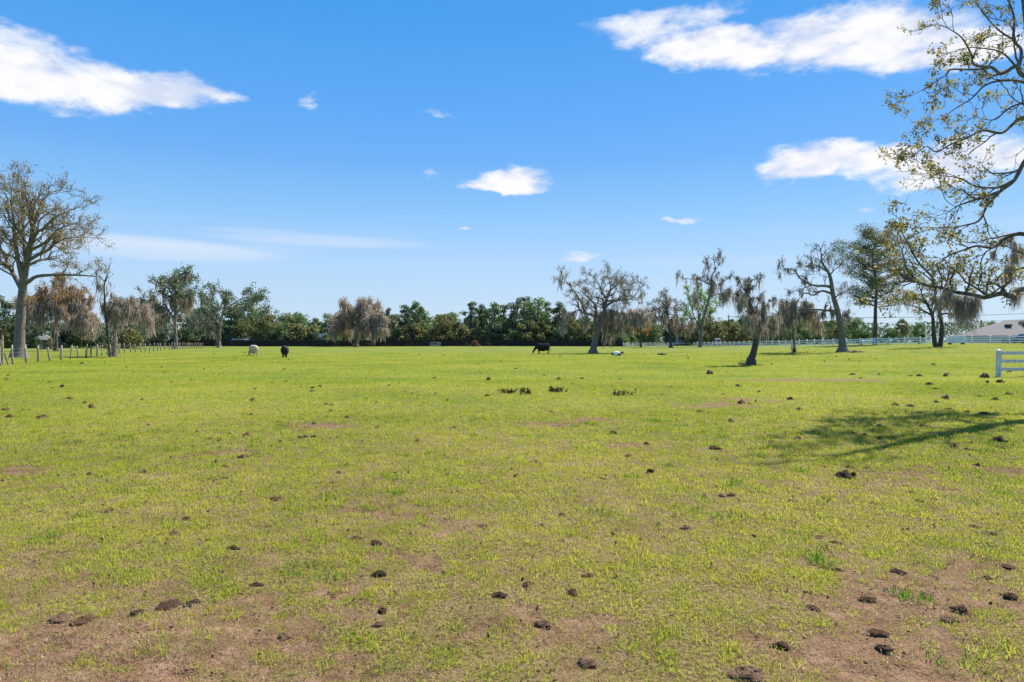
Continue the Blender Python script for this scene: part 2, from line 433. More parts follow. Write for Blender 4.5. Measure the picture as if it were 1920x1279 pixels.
def scatter(name, label, protos, pts, scale, seed):
    """one mesh of points that geometry nodes clothe with small tufts"""
    me = bpy.data.meshes.new(name); me.vertices.add(len(pts)); me.vertices.foreach_set('co', np.asarray(pts, np.float32).ravel())
    a = me.attributes.new('size', 'FLOAT', 'POINT'); a.data.foreach_set('value', np.asarray(scale, np.float32))
    me.update()
    o = link(name, me); o['kind'] = 'stuff'; o['label'] = label; o['category'] = 'grass'
    ng = bpy.data.node_groups.new(name, 'GeometryNodeTree')
    ng.interface.new_socket('Geometry', in_out='INPUT', socket_type='NodeSocketGeometry')
    ng.interface.new_socket('Geometry', in_out='OUTPUT', socket_type='NodeSocketGeometry')
    N = ng.nodes; L = ng.links
    gi = N.new('NodeGroupInput'); go = N.new('NodeGroupOutput')
    join = N.new('GeometryNodeJoinGeometry')
    for p in reversed(protos):
        oi = N.new('GeometryNodeObjectInfo'); oi.inputs['Object'].default_value = p; oi.inputs['As Instance'].default_value = True
        gti = N.new('GeometryNodeGeometryToInstance'); L.new(oi.outputs['Geometry'], gti.inputs[0])
        L.new(gti.outputs[0], join.inputs[0])
    iop = N.new('GeometryNodeInstanceOnPoints'); iop.inputs['Pick Instance'].default_value = True
    L.new(gi.outputs[0], iop.inputs['Points']); L.new(join.outputs[0], iop.inputs['Instance'])
    rv = N.new('FunctionNodeRandomValue'); rv.data_type = 'FLOAT_VECTOR'
    rv.inputs[0].default_value = (-.18, -.18, 0); rv.inputs[1].default_value = (.18, .18, 6.283); rv.inputs['Seed'].default_value = seed
    L.new(rv.outputs[0], iop.inputs['Rotation'])
    ri = N.new('FunctionNodeRandomValue'); ri.data_type = 'INT'; ri.inputs['Seed'].default_value = seed+1
    for s in ri.inputs:
        if s.type == 'INT' and s.name == 'Min': s.default_value = 0
        if s.type == 'INT' and s.name == 'Max': s.default_value = len(protos)-1
    L.new([s for s in ri.outputs if s.type == 'INT'][0], iop.inputs['Instance Index'])
    na = N.new('GeometryNodeInputNamedAttribute'); na.data_type = 'FLOAT'; na.inputs['Name'].default_value = 'size'
    L.new(na.outputs[0], iop.inputs['Scale'])
    L.new(iop.outputs[0], go.inputs[0])
    md = o.modifiers.new('tufts', 'NODES'); md.node_group = ng
    return o

DUNG_AT = []
def clear_of_dung(x, y):
    ok = np.ones(len(x), bool)
    for (dx, dy, s) in DUNG_AT:
        if dy < 40: ok &= (x-dx)**2+(y-dy)**2 > (s*.62)**2
    return ok

def make_grass():
    rng = np.random.default_rng(7)
    def pts(d0, d1, dens, margin):
        area = .78*(d1**2-d0**2)+2*margin*(d1-d0); n = int(area*dens)
        d = np.sqrt(rng.uniform(d0**2, d1**2, int(n*1.0)))
        x = rng.uniform(-1, 1, len(d))*(.78*d+margin)
        return x, d
    def zz(x, y):
        n = sstep((30-np.hypot(x, y))/15)
        return terrain(x, y)+n*((fbm(x*1.1, y*1.1, 3)-.5)*.06+(fbm(x*7, y*7, 4, 3)-.5)*.028) + sstep((np.hypot(x, y)-40)/60)*(fbm(x*.02, y*.02, 12)-.5)*.25
    gp_, sc = [], []; dp, ds = [], []
    for (d0, d1, dens, s) in [(1.6, 6, 720, .72), (6, 10, 480, .84), (10, 16, 260, 1.0), (16, 28, 100, 1.2), (28, 62, 30, 1.45), (62, 115, 8, 2.0)]:
        x, y = pts(d0, d1, dens, 2.0)
        b = bareness(x, y); keep = rng.uniform(0, 1, len(x)) > np.clip(b*1.12-.05, 0, .93)
        keep &= rng.uniform(0, 1, len(x)) > sstep((y-70)/45)
        keep &= rng.uniform(0, 1, len(x)) < .84+.16*sstep((fbm(x*6, y*6, 93, 2)-.34)/.22)
        keep &= clear_of_dung(x, y)
        x, y, b = x[keep], y[keep], b[keep]
        gp_.append(np.stack([x, y, zz(x, y)-.004], -1)); cl = fbm(x*4.3, y*4.3, 91, 3); sc.append(s*rng.uniform(.55, 1.25, len(x))*(1-.2*b)*(.86+.30*sstep((cl-.36)/.3)))
    for (d0, d1, dens, s) in [(1.6, 6, 460, .72), (6, 10, 250, .9), (10, 16, 85, 1.15), (16, 26, 18, 1.5)]:
        x, y = pts(d0, d1, dens, 2.0)
        keep = rng.uniform(0, 1, len(x)) > sstep((bareness(x, y)-.5)/.5)*.25; x, y = x[keep], y[keep]
        dp.append(np.stack([x, y, zz(x, y)-.002], -1)); ds.append(s*rng.uniform(.5, 1.2, len(x)))
    P = []
    for k, (n, h, sp, ln, w) in enumerate([(11, .042, .060, 1.1, .0062), (12, .054, .05, .9, .0055), (9, .036, .075, 1.5, .007), (13, .030, .07, 1.2, .006), (6, .078, .04, .8, .0055)]):
        P.append(bpy.data.objects.new('grass_tuft', tuft_mesh('grass_tuft', 50+k, n, h, sp, ln, w, M['grass'])))
    scatter('grass', 'short yellow-green pasture grass', P, np.concatenate(gp_), np.concatenate(sc), 3)
    Q = []
    for k, (n, h, sp, ln, w) in enumerate([(12, .018, .07, 2.6, .004), (9, .014, .08, 3.2, .005), (14, .024, .06, 1.8, .0035)]):
        Q.append(bpy.data.objects.new('straw_tuft', tuft_mesh('straw_tuft', 80+k, n, h, sp, ln, w, M['straw'])))
    # a few lush tufts, and crumbs of dark soil
    cx = rng.uniform(-9, 9, 150); cy = np.sqrt(rng.uniform(2.2**2, 15**2, 150)); k = rng.integers(0, 150, 1500)
    x = cx[k]+rng.normal(0, .07, 1500); y = cy[k]+rng.normal(0, .09, 1500)
    scatter('lush_grass', 'lush green tufts in the thin grass', [bpy.data.objects.new('lush_tuft', tuft_mesh('lush_tuft', 70, 9, .055, .045, .9, .0075, M['lush'])), bpy.data.objects.new('lush_tuft', tuft_mesh('lush_tuft', 71, 7, .07, .04, .7, .007, M['lush']))],
            np.stack([x, y, zz(x, y)-.004], -1), rng.uniform(.6, 1.2, 1500), 21)
    x, y = pts(1.6, 9, 70, 2.0); x2, y2 = pts(9, 17, 16, 2.0); x = np.concatenate([x, x2]); y = np.concatenate([y, y2])
    kk = rng.uniform(0, 1, len(x)) < .25+bareness(x, y); x, y = x[kk], y[kk]
    C = []
    for q in range(3):
        v = rng.normal(size=(9, 3)); v /= np.linalg.norm(v, axis=1, keepdims=True); v *= rng.uniform(.7, 1.2, (9, 1))*np.array([1, .8, .6])*.0075
        C.append(bpy.data.objects.new('soil_crumb', mesh_np('soil_crumb', v, [np.array([(0,1,2),(0,2,3),(0,3,4),(0,4,1),(5,2,1),(5,3,2),(5,4,3),(5,1,4),(6,7,8)])], M['crumb'])))
    o = scatter('soil_crumbs', 'dark crumbs of soil and dung in the grass', C, np.stack([x, y, zz(x, y)+.004], -1), np.minimum(rng.lognormal(-.15, .55, len(x)), 1.7), 25); o['category'] = 'soil'
    scatter('dry_grass', 'dry straw lying between the green grass', Q, np.concatenate(dp), np.concatenate(ds), 9)
    print('grass tufts', sum(map(len, gp_)), sum(map(len, dp)))

# ------------------------------------------------------------------ trees
class Skel:
    def __init__(self, seed):
        self.rng = random.Random(seed); self.br = []; self.tips = []; self.hang = []

def catmull(P, per=4):
    P = [Vector(p) for p in P]; out = []
    Q = [P[0]*2-P[1]]+P+[P[-1]*2-P[-2]]
    for i in range(1, len(Q)-2):
        a, b, c, d = Q[i-1], Q[i], Q[i+1], Q[i+2]
        for k in range(per):
            t = k/per
            out.append(.5*((2*b)+(c-a)*t+(2*a-5*b+4*c-d)*t*t+(3*b-a-3*c+d)*t**3))
    out.append(P[-1]); return out

def rand_perp(rng, d):
    while True:
        v = Vector((rng.gauss(0, 1), rng.gauss(0, 1), rng.gauss(0, 1)))
        v -= d*v.dot(d)
        if v.length > .2: return v.normalized()

def grow(s, p, d, L, r, lvl, P):
    rng = s.rng; n = (4, 5, 6, 7)[min(lvl, 3)]
    pts = [p.copy()]; q = p.copy(); d = d.normalized()
    for i in range(n):
        d = (d+rand_perp(rng, d)*P['gnarl']*rng.uniform(.3, 1.5)+Vector((0, 0, P['up']))).normalized()
        q = q+d*(L/n); pts.append(q.copy())
    r1 = max(r*.4, P['rmin']*.6)
    rad = [r+(r1-r)*i/n for i in range(n+1)]
    s.br.append((pts, rad, 5 if lvl >= 2 else (4 if lvl == 1 else 3)))
    if lvl >= 1: s.hang += [(pts[i], rad[i]) for i in range(1, n+1)]
    if lvl <= 0:
        s.tips += [(pts[i], d) for i in range(1, n+1)]; return
    nc = P['n'][min(lvl, 3)-1]
    for k in range(nc):
        t = rng.uniform(.25, 1.0) if k else 1.0
        i = min(n, int(t*n)); base = pts[i]
        dd = (pts[i]-pts[max(0, i-1)]).normalized()
        cd = (dd*P['fwd']+rand_perp(rng, dd)*rng.uniform(.55, 1.1)+Vector((0, 0, P['up']*1.5))).normalized()
        grow(s, base, cd, L*P['ratio']*rng.uniform(.6, 1.15)*(1.1-.35*t), max(rad[i]*.62, P['rmin']), lvl-1, P)

def limb(s, pts, r0, r1, P, lvl=2, dens=1.0, L=2.0, start=.25, sides=8, tip=True):
    """a limb laid out by hand that then branches by itself"""
    c = catmull(pts, 4); n = len(c)
    rng = s.rng
    rad = [r0+(r1-r0)*(i/(n-1))**.8 for i in range(n)]
    s.br.append((c, rad, sides))
    s.hang += [(c[i], rad[i]) for i in range(int(n*.3), n)]
    ln = sum((c[i+1]-c[i]).length for i in range(n-1)); k = int(ln*(1-start)*dens+rng.random())
    for j in range(k):
        t = start+(1-start)*(j+rng.random())/max(k, 1); i = min(n-1, max(1, int(t*(n-1))))
        dd = (c[i]-c[i-1]).normalized()
        cd = (dd*P['fwd']+rand_perp(rng, dd)*rng.uniform(.6, 1.2)+Vector((0, 0, P['up']*2))).normalized()
        grow(s, c[i], cd, L*rng.uniform(.55, 1.15)*(1.15-.5*t), max(min(rad[i]*.6, P.get('rcap', 9)), P['rmin']), lvl, P)
    if tip:
        dd = (c[-1]-c[-2]).normalized()
        for j in range(2): grow(s, c[-1], (dd+rand_perp(rng, dd)*.4).normalized(), L*.8, max(r1*.8, P['rmin']), lvl, P)

def tubes_mesh(name, brs, org, mat):
    groups = {}
    for (pts, rad, sd) in brs: groups.setdefault((len(pts), sd), []).append((pts, rad))
    V = []; Fc = []; off = 0
    for (n, sd), L in groups.items():
        P = np.array([[tuple(p) for p in b[0]] for b in L])-np.array(org); Rr = np.array([b[1] for b in L])
        T = np.empty_like(P); T[:, 1:-1] = P[:, 2:]-P[:, :-2]; T[:, 0] = P[:, 1]-P[:, 0]; T[:, -1] = P[:, -1]-P[:, -2]
        T /= np.linalg.norm(T, axis=2, keepdims=True)+1e-9
        mean = P[:, -1]-P[:, 0]; mean /= np.linalg.norm(mean, axis=1, keepdims=True)+1e-9
        ref = np.where(np.abs(mean[:, 2:3]) < .75, np.array([[0, 0, 1.]]), np.array([[1., 0, 0]]))[:, None, :]
        U = np.cross(T, ref); U /= np.linalg.norm(U, axis=2, keepdims=True)+1e-9
        W = np.cross(T, U)
        a = np.arange(sd)*2*math.pi/sd
        ring = P[:, :, None, :]+Rr[:, :, None, None]*(U[:, :, None, :]*np.cos(a)[None, None, :, None]+W[:, :, None, :]*np.sin(a)[None, None, :, None])
        B = len(L); idx = off+np.arange(B*n*sd).reshape(B, n, sd)
        q = np.stack([idx[:, :-1], np.roll(idx[:, :-1], -1, 2), np.roll(idx[:, 1:], -1, 2), idx[:, 1:]], -1).reshape(-1, 4)
        V.append(ring.reshape(-1, 3)); Fc.append(q); off += B*n*sd
    return mesh_np(name, np.concatenate(V), [np.concatenate(Fc)], mat, True)

def leaves_mesh(name, pos, size, org, mat, seed, aspect=.55, droop=0.0):
    rng = np.random.default_rng(seed); pos = np.asarray(pos, float)-np.array(org); n = len(pos)
    a = rng.normal(size=(n, 3)); a[:, 2] -= droop; a /= np.linalg.norm(a, axis=1, keepdims=True)
    b = np.cross(a, rng.normal(size=(n, 3))); b /= np.linalg.norm(b, axis=1, keepdims=True)+1e-9
    s = (np.asarray(size)*rng.uniform(.6, 1.3, n))[:, None]
    c = np.cross(a, b)*s*.12
    V = np.stack([pos-a*s*.5, pos+b*s*aspect*.5+c, pos+a*s*.5, pos-b*s*aspect*.5+c], 1).reshape(-1, 3)
    i = np.arange(n)[:, None]*4
    return mesh_np(name, V, [i+np.array([[0, 1, 2, 3]])], mat)

def moss_mesh(name, anchors, org, mat, seed, per=10, length=1.0, width=.05, spread=.25):
    """hanging beards: bundles of thin drooping ribbons"""
    per = int(per*1.35); width *= .74
    rng = np.random.default_rng(seed); A = np.asarray(anchors, float).reshape(-1, 4)
    n = len(A)*per
    base = np.repeat(A[:, :3], per, 0)-np.array(org); lb = np.repeat(A[:, 3], per)
    sp = np.repeat(rng.uniform(.35, 1.3, len(A)), per); spread = spread*sp
    r = np.abs(rng.normal(0, 1, n))*spread; an = rng.uniform(0, 2*math.pi, n)
    base = base+np.stack([r*np.cos(an), r*np.sin(an), rng.uniform(-.15, .05, n)*length], -1)
    ln = length*lb*rng.uniform(.25, 1.25, n)*(.55+.45*sp)*np.exp(-(r/(spread*1.6))**2*.5)
    th = rng.uniform(0, math.pi, n); w = width*rng.uniform(.5, 1.4, n)
    sway = rng.normal(0, .17, (n, 2))*ln[:, None]
    V = []
    for k, (t, ww) in enumerate([(0, .7), (.35, 1.0), (.75, .7)]):
        c = base+np.stack([sway[:, 0]*t**1.5, sway[:, 1]*t**1.5, -ln*t], -1)+rng.normal(0, .035, (n, 3))*ln[:, None]
        o = np.stack([np.cos(th+k*.5), np.sin(th+k*.5), np.zeros(n)], -1)*(w*ww)[:, None]/2
        V += [c-o, c+o]
    V.append(base+np.stack([sway[:, 0], sway[:, 1], -ln], -1))
    V = np.stack(V, 1).reshape(-1, 3); i = np.arange(n)[:, None]*7
    q = np.concatenate([i+np.array([[0, 1, 3, 2]]), i+np.array([[2, 3, 5, 4]])]); t3 = i+np.array([[4, 5, 6]])
    return mesh_np(name, V, [q, t3], mat)

def stuff(o): o['kind'] = 'stuff'; return o
def tree_from(s, name, label, loc, bark, leaf=None, leaf_n=3, leaf_size=.12, leaf_spread=.15, leaf_keep=1.0, moss=None, group=None, seed=1, leaf2=None, leaf_zone=None, cat='tree', limb_part=True):
    root = thing(name, label, cat, loc, 0, group)
    thick = [b for b in s.br if b[2] >= 6]; thin = [b for b in s.br if b[2] < 6]
    link('trunk', tubes_mesh('trunk', thick, loc, bark), root)
    if thin: stuff(link('branches', tubes_mesh('branches', thin, loc, bark), root))
    rng = random.Random(seed+5)
    def spray(mat, keep, nm, off):
        pos = []
        for (p, d) in s.tips:
            k = keep(p) if callable(keep) else keep
            if rng.random() > k: continue
            for _ in range(leaf_n):
                pos.append((p.x+rng.gauss(0, leaf_spread), p.y+rng.gauss(0, leaf_spread), p.z+rng.gauss(0, leaf_spread)))
        if pos: stuff(link(nm, leaves_mesh(nm, pos, leaf_size, loc, mat, seed+off), root))
    if leaf: spray(leaf, leaf_keep, 'crown', 1)
    if leaf2: spray(leaf2[0], leaf2[1], 'leaf_cluster', 2)
    if moss:
        anchors = []
        for (p, r) in s.hang:
            k = moss['keep'](p) if callable(moss['keep']) else moss['keep']
            if rng.random() < k: anchors.append((p.x, p.y, p.z, rng.uniform(.4, 1.3)))
        for e in moss.get('extra', []): anchors.append(e)
        if anchors: stuff(link('moss', moss_mesh('moss', anchors, loc, moss.get('mat', M['moss']), seed+3, moss.get('per', 10), moss.get('len', 1.0), moss.get('w', .06), moss.get('spread', .25)), root))
    return root

def px_limb(pts, d, dz, rng, d0=0.0):
    """polyline given by photograph pixels at distance d; the limb also runs off in depth by dz metres"""
    out = []; n = len(pts)
    for i, p in enumerate(pts):
        t = i/(n-1); dd = d+d0+dz*t**1.3+(rng.gauss(0, .12)*abs(dz)*.3 if 0 < i else 0)
        out.append(at(p[0], p[1], dd))
    return out

def seat(px, d):
    x = (px-960)/F*d; return (x, d, ground_z(x, d))

OAK = dict(gnarl=.42, up=.05, n=(4, 4, 4), fwd=.8, ratio=.62, rmin=.018)

# ---- the near oak whose trunk stands just outside the picture on the right
def near_oak():
    d = 16.5; s = Skel(11); rng = s.rng
    P = dict(gnarl=.40, up=.03, n=(4, 4, 4), fwd=.85, ratio=.60, rmin=.006, rcap=.04)
    loc = seat(2150, d)
    b = Vector(loc); top = [b-Vector((0, 0, .3)), b+Vector((-.1, 0, .9)), at(2110, 560, d), at(2030, 430, d), at(1975, 300, d), at(1945, 150, d), at(1925, 0, d), at(1900, -180, d)]
    limb(s, top, .40, .07, P, 2, .9, 1.8, .55, 12)
    kw = dict(lvl=2, dens=2.2, L=1.25, start=.12, sides=7)
    def L(pts, r0, r1, dz, d0=0, **k):
        q = dict(kw); q.update(k); limb(s, px_limb(pts, d, dz, rng, d0), r0*.85, r1*.85, P, **q)
    L([(2110,585),(2000,560),(1920,542),(1898,556),(1877,551),(1845,558),(1818,552),(1790,548),(1766,540),(1743,537),(1722,530)], .10, .034, -.8, start=.3)
    L([(1722,530),(1701,507),(1694,481),(1690,465)], .04, .012, .5, -.8, L=.7)
    L([(1748,538),(1748,521),(1724,495),(1710,472),(1696,446),(1687,427)], .04, .01, -.4, -.7, L=.7)
    L([(1722,530),(1700,528),(1680,534),(1668,548)], .03, .01, -.3, -.8, L=.6)
    L([(1985,330),(1940,430),(1905,440),(1884,448),(1862,465),(1830,462),(1805,470),(1780,479),(1759,495),(1740,500)], .065, .012, .7)
    L([(1930,500),(1881,514),(1865,530),(1846,535),(1825,532),(1816,518)], .04, .012, .9, L=.8)
    L([(1985,330),(1955,280),(1925,298),(1902,338),(1875,360),(1850,388),(1835,415),(1800,425)], .085, .022, 1.0, .1)
    L([(1902,338),(1870,352),(1830,350),(1800,335),(1765,330)], .05, .012, -.9, .2)
    L([(1875,360),(1840,372),(1800,385),(1775,400)], .05, .012, .6, .3)
    L([(1965,250),(1920,222),(1897,235),(1877,250),(1842,245),(1812,260),(1785,270),(1755,285),(1737,275),(1715,292)], .06, .008, -1.0, L=.9)
    L([(1955,215),(1920,195),(1890,205),(1865,225),(1835,222)], .045, .01, 1.4, L=.9)
    L([(1950,180),(1920,155),(1875,152),(1845,162),(1822,185),(1790,205),(1767,222)], .05, .009, .9, L=.8)
    L([(1945,150),(1915,140),(1905,125),(1877,139),(1860,127),(1827,122),(1820,100),(1802,70),(1775,52)], .075, .012, -.8, L=.9)
    L([(1860,127),(1827,131),(1782,131),(1772,142),(1737,165),(1712,178)], .035, .007, -.5, -.5, L=.7)
    L([(1910,130),(1915,95),(1900,75),(1902,37),(1890,0),(1870,-40)], .05, .02, .7, L=1.1)
    L([(1900,75),(1870,55),(1840,20),(1820,-15)], .03, .01, -.5, .3, L=.8)
    L([(1905,125),(1880,100),(1850,92),(1815,90),(1785,98)], .03, .008, .5, -.3, L=.7)
    # limbs on the side away from the picture
    for k in range(9):
        a = rng.uniform(-1.9, 1.4); zz = rng.uniform(2.6, 8.5); f = rng.uniform(2.5, 4.5)
        p0 = Vector((loc[0]-.2*zz+.3, d, zz))
        p1 = p0+Vector((math.cos(a)*f*.5, math.sin(a)*f*.5, .7)); p2 = p0+Vector((math.cos(a)*f, math.sin(a)*f, rng.uniform(.4, 1.8)))
        limb(s, [p0, p1, p2], .10, .03, P, 2, 1.3, 1.4, .25, 6)
    extra = []
    for (px, py, n, l, sp, dd) in [(1812,558,16,1.25,14,-.45),(1800,562,12,1.35,9,-.5),(1829,560,10,.9,10,-.4),(1775,545,12,.75,10,-.6),(1900,478,10,.5,10,.1),(1893,500,16,.85,9,.2),(1905,460,8,.6,7,.1),
                               (1895,440,8,.5,7,.3),(1862,470,6,.45,6,.4),(1905,548,10,.75,8,-.1),(1760,560,7,.6,10,-.6),(1918,470,6,.5,6,0)]:
        for _ in range(n):
            v = at(px+rng.gauss(0, sp*.55), py+rng.gauss(0, 4), d+dd+rng.gauss(0, .12)); extra.append((v.x, v.y, v.z, l*rng.uniform(.6, 1.1)))
    keep = lambda p: (.55+.45*math.sin(p.x*3.1+p.z*2.3)*math.sin(p.z*3.7+1))*.85
    tree_from(s, 'oak_tree', 'leafing oak with moss beards reaching over the pasture beside the short white fence', loc, M['bark_lichen'], M['leaf_spring'], 5, .080, .055, lambda p: .20*keep(p),
              dict(keep=0, extra=extra, per=30, len=.62, w=.010, spread=.05, mat=M['moss']), seed=3,
              leaf2=(M['leaf_olive'], lambda p: .14*(1-keep(p)*.6)))
near_oak()

# ---- tall oak behind the wire fence on the left
def left_oak():
    d = 66; s = Skel(21); rng = s.rng
    P = dict(OAK, gnarl=.38, up=.06, rmin=.02, n=(5, 4, 4), rcap=.10)
    loc = seat(36, d)
    limb(s, [Vector(loc)-Vector((0,0,.3)), at(36,655,d), at(37.5,613,d), at(42,550,d), at(48,503,d), at(58,456,d), at(61,425,d), at(58,395,d)], .60, .13, P, 2, 1.1, 3.8, .55, 14)
    s.br.append(([Vector(loc)-Vector((0,0,.3)), at(36,664,d), at(36,655,d), at(36.5,645,d)], [.95, .76, .62, .56], 14))
    kw = dict(lvl=2, dens=1.6, L=3.1, start=.2, sides=8)
    def L(pts, r0, r1, dz, **k):
        q = dict(kw); q.update(k); limb(s, px_limb(pts, d, dz, rng), r0, r1, P, **q)
    L([(42,545),(28,520),(19,503),(6,475),(-20,440),(-45,405)], .26, .08, 2)
    L([(44,535),(34,490),(27,441),(25,410),(20,378)], .24, .07, -3)
    L([(20,500),(0,495),(-25,505),(-60,500)], .2, .06, -3)
    L([(50,495),(45,450),(42,410),(38,370)], .25, .06, 3.5)
    L([(58,456),(70,435),(81,430),(103,408),(125,398)], .22, .05, -2)
    L([(61,425),(72,400),(80,375),(95,362)], .2, .05, 2)
    L([(60,425),(55,395),(48,365)], .2, .05, -1)
    L([(52,490),(72,478),(91,469),(110,452),(125,447),(150,446)], .2, .04, 2.5)
    L([(56,470),(85,455),(110,430),(140,420)], .18, .04, -3)
    L([(50,500),(75,488),(100,486),(120,478)], .16, .04, 4)
    L([(44,533),(53,529),(69,519),(103,516),(131,516),(156,517),(180,519)], .24, .05, -1.5, dens=1.0, L=2.4, start=.45)
    tree_from(s, 'oak_tree', 'tall oak with bronze leaves and thick pale trunk behind the wire fence', loc, M['bark_grey'], M['leaf_olive'], 2, .14, .15, .42,
              dict(keep=lambda p: .10 if p.z < 8.5 else .004, per=9, len=1.3, w=.07, spread=.22, mat=M['moss_dark']), seed=9,
              leaf2=(M['leaf_orange'], lambda p: .75 if p.x < -46.8 and p.z < 13 else (.45 if p.x < -45.5 else .25)))
left_oak()

def small_tree(seed, d, base_px, trunk, r0, r1, limbs, name, label, bark, P=None, kw=None, rng_dz=1.2, **tk):
    s = Skel(seed); P = P or OAK; loc = seat(base_px, d); rng = s.rng
    pts = [Vector(loc)-Vector((0, 0, .2)), Vector(loc)+Vector((0, 0, .35))]+[at(x, y, d) for (x, y) in trunk]
    k0 = dict(lvl=2, dens=1.2, L=2.0, start=.2, sides=7); k0.update(kw or {})
    ts = dict(k0); ts['start'] = tk.pop('tstart', .7)
    limb(s, pts, r0, r1, P, **dict(ts, sides=10))
    flare = [Vector(loc)-Vector((0, 0, .2)), Vector(loc)+Vector((0, 0, .12)), Vector(loc)+Vector((0, 0, .5))]
    s.br.append((flare, [r0*1.55, r0*1.3, r0*.97], 10))
    for (p, a, b, dz) in limbs:
        limb(s, px_limb(p, d, dz, rng), a, b, P, **k0)
    return tree_from(s, name, label, loc, bark, seed=seed, **tk)

# ---- spreading oak in the middle of the pasture
small_tree(31, 88, 1112, [(1116,640),(1119,625),(1125,608),(1132,590),(1134,574)], .52, .24,
    [([(1119,620),(1116,600),(1116,588),(1118,577),(1110,565),(1100,556),(1092,548)], .26, .06, 2.5),
     ([(1116,595),(1106,590),(1097,587),(1091,569),(1087,562),(1076,546),(1064,532)], .22, .05, -2),
     ([(1097,587),(1086,583),(1076,585),(1066,590)], .1, .03, -1.5),
     ([(1134,574),(1138,562),(1145,542),(1141,522)], .22, .05, 1.5),
     ([(1138,562),(1128,548),(1124,535),(1118,525)], .14, .04, -2),
     ([(1134,576),(1146,568),(1156,564),(1172,562),(1184,560),(1196,548)], .2, .04, -1.5),
     ([(1156,564),(1168,552),(1178,540)], .12, .04, 2.5),
     ([(1145,545),(1158,533),(1165,528)], .1, .04, -2),
     ([(1122,615),(1134,612),(1145,615),(1158,606),(1175,600)], .14, .04, 2),
     ([(1128,600),(1145,592),(1165,588),(1185,590)], .14, .04, -2.5)],
    'oak_tree', 'broad spreading oak with bare top and moss beards standing near the black cow', M['bark_grey'],
    P=dict(OAK, gnarl=.5, rmin=.019, n=(7, 5, 4), rcap=.09), kw=dict(dens=1.7, L=2.4),
    leaf=M['leaf_sparse'], leaf_n=2, leaf_size=.10, leaf_spread=.15, leaf_keep=.40,
    moss=dict(keep=lambda p: (.50 if (p.x > 11.4 and p.z < 6.6) else .20) if p.z < 5.6 else .012, per=12, len=1.5, w=.12, spread=.35, mat=M['moss']),
    leaf2=(M['leaf_orange'], lambda p: .35 if (p.z > 8.3 and p.x < 11.8) or (p.x > 12.5 and p.z < 6.5) else .03))

# ---- leaning mossy oak
small_tree(41, 45, 1408, [(1412,665),(1416,648),(1421,625),(1420,600),(1410,582),(1401,555),(1400,545)], .27, .10,
    [([(1412,590),(1400,574),(1392,566),(1386,560)], .10, .02, -.6),
     ([(1400,545),(1404,538),(1410,526),(1418,522)], .08, .015, .6),
     ([(1401,550),(1392,540),(1388,530)], .05, .015, -.5),
     ([(1420,605),(1430,588),(1434,578),(1441,568)], .09, .02, -.8),
     ([(1420,610),(1416,590),(1420,572),(1426,562)], .09, .02, .9),
     ([(1421,620),(1438,606),(1452,602)], .07, .02, 1.2),
     ([(1420,615),(1408,602),(1402,598)], .07, .02, -1.2)],
    'oak_tree', 'small leaning oak smothered in grey-brown moss standing alone before the white fence', M['bark_dark'],
    P=dict(OAK, gnarl=.55, rmin=.008, n=(7, 5, 3), rcap=.04), kw=dict(dens=3.0, L=.62), tstart=.75,
    leaf=None,
    moss=dict(keep=lambda p: .20 if p.z < 4.1 else (.16 if p.x < 15.6 and p.z < 4.9 else .015), per=24, len=.95, w=.034, spread=.17, mat=M['moss']),
    leaf2=(M['moss_dark'], .22), leaf_n=2, leaf_size=.09, leaf_spread=.05)

# ---- tall moss-hung tree far behind it
small_tree(45, 168, 1313, [(1315,625),(1318,600),(1326,572),(1332,550),(1333,533)], .45, .2,
    [([(1333,535),(1322,530),(1314,526),(1296,524),(1280,522)], .22, .06, -2),
     ([(1333,533),(1335,518),(1342,505),(1339,492),(1346,482)], .2, .05, 2),
     ([(1318,528),(1318,512),(1322,498)], .14, .05, -2),
     ([(1332,545),(1344,535),(1356,528),(1366,524)], .18, .05, 2),
     ([(1330,558),(1345,552),(1360,550),(1372,552)], .16, .05, -2),
     ([(1326,575),(1312,562),(1304,556)], .14, .05, 2)],
    'oak_tree', 'tall tree with moss-hung bare crown rising far behind the leaning oak', M['bark_grey'],
    P=dict(OAK, gnarl=.5, rmin=.03, n=(6, 5, 3), rcap=.14), kw=dict(dens=.9, L=2.6), tstart=.85,
    leaf=None, moss=dict(keep=lambda p: (.20 if p.x > 47.5 else .07) if p.z < 16.5 else .02, per=14, len=3.0, w=.16, spread=.5, mat=M['moss']),
    leaf2=(M['moss_dark'], .25), leaf_n=2, leaf_size=.22, leaf_spread=.2)

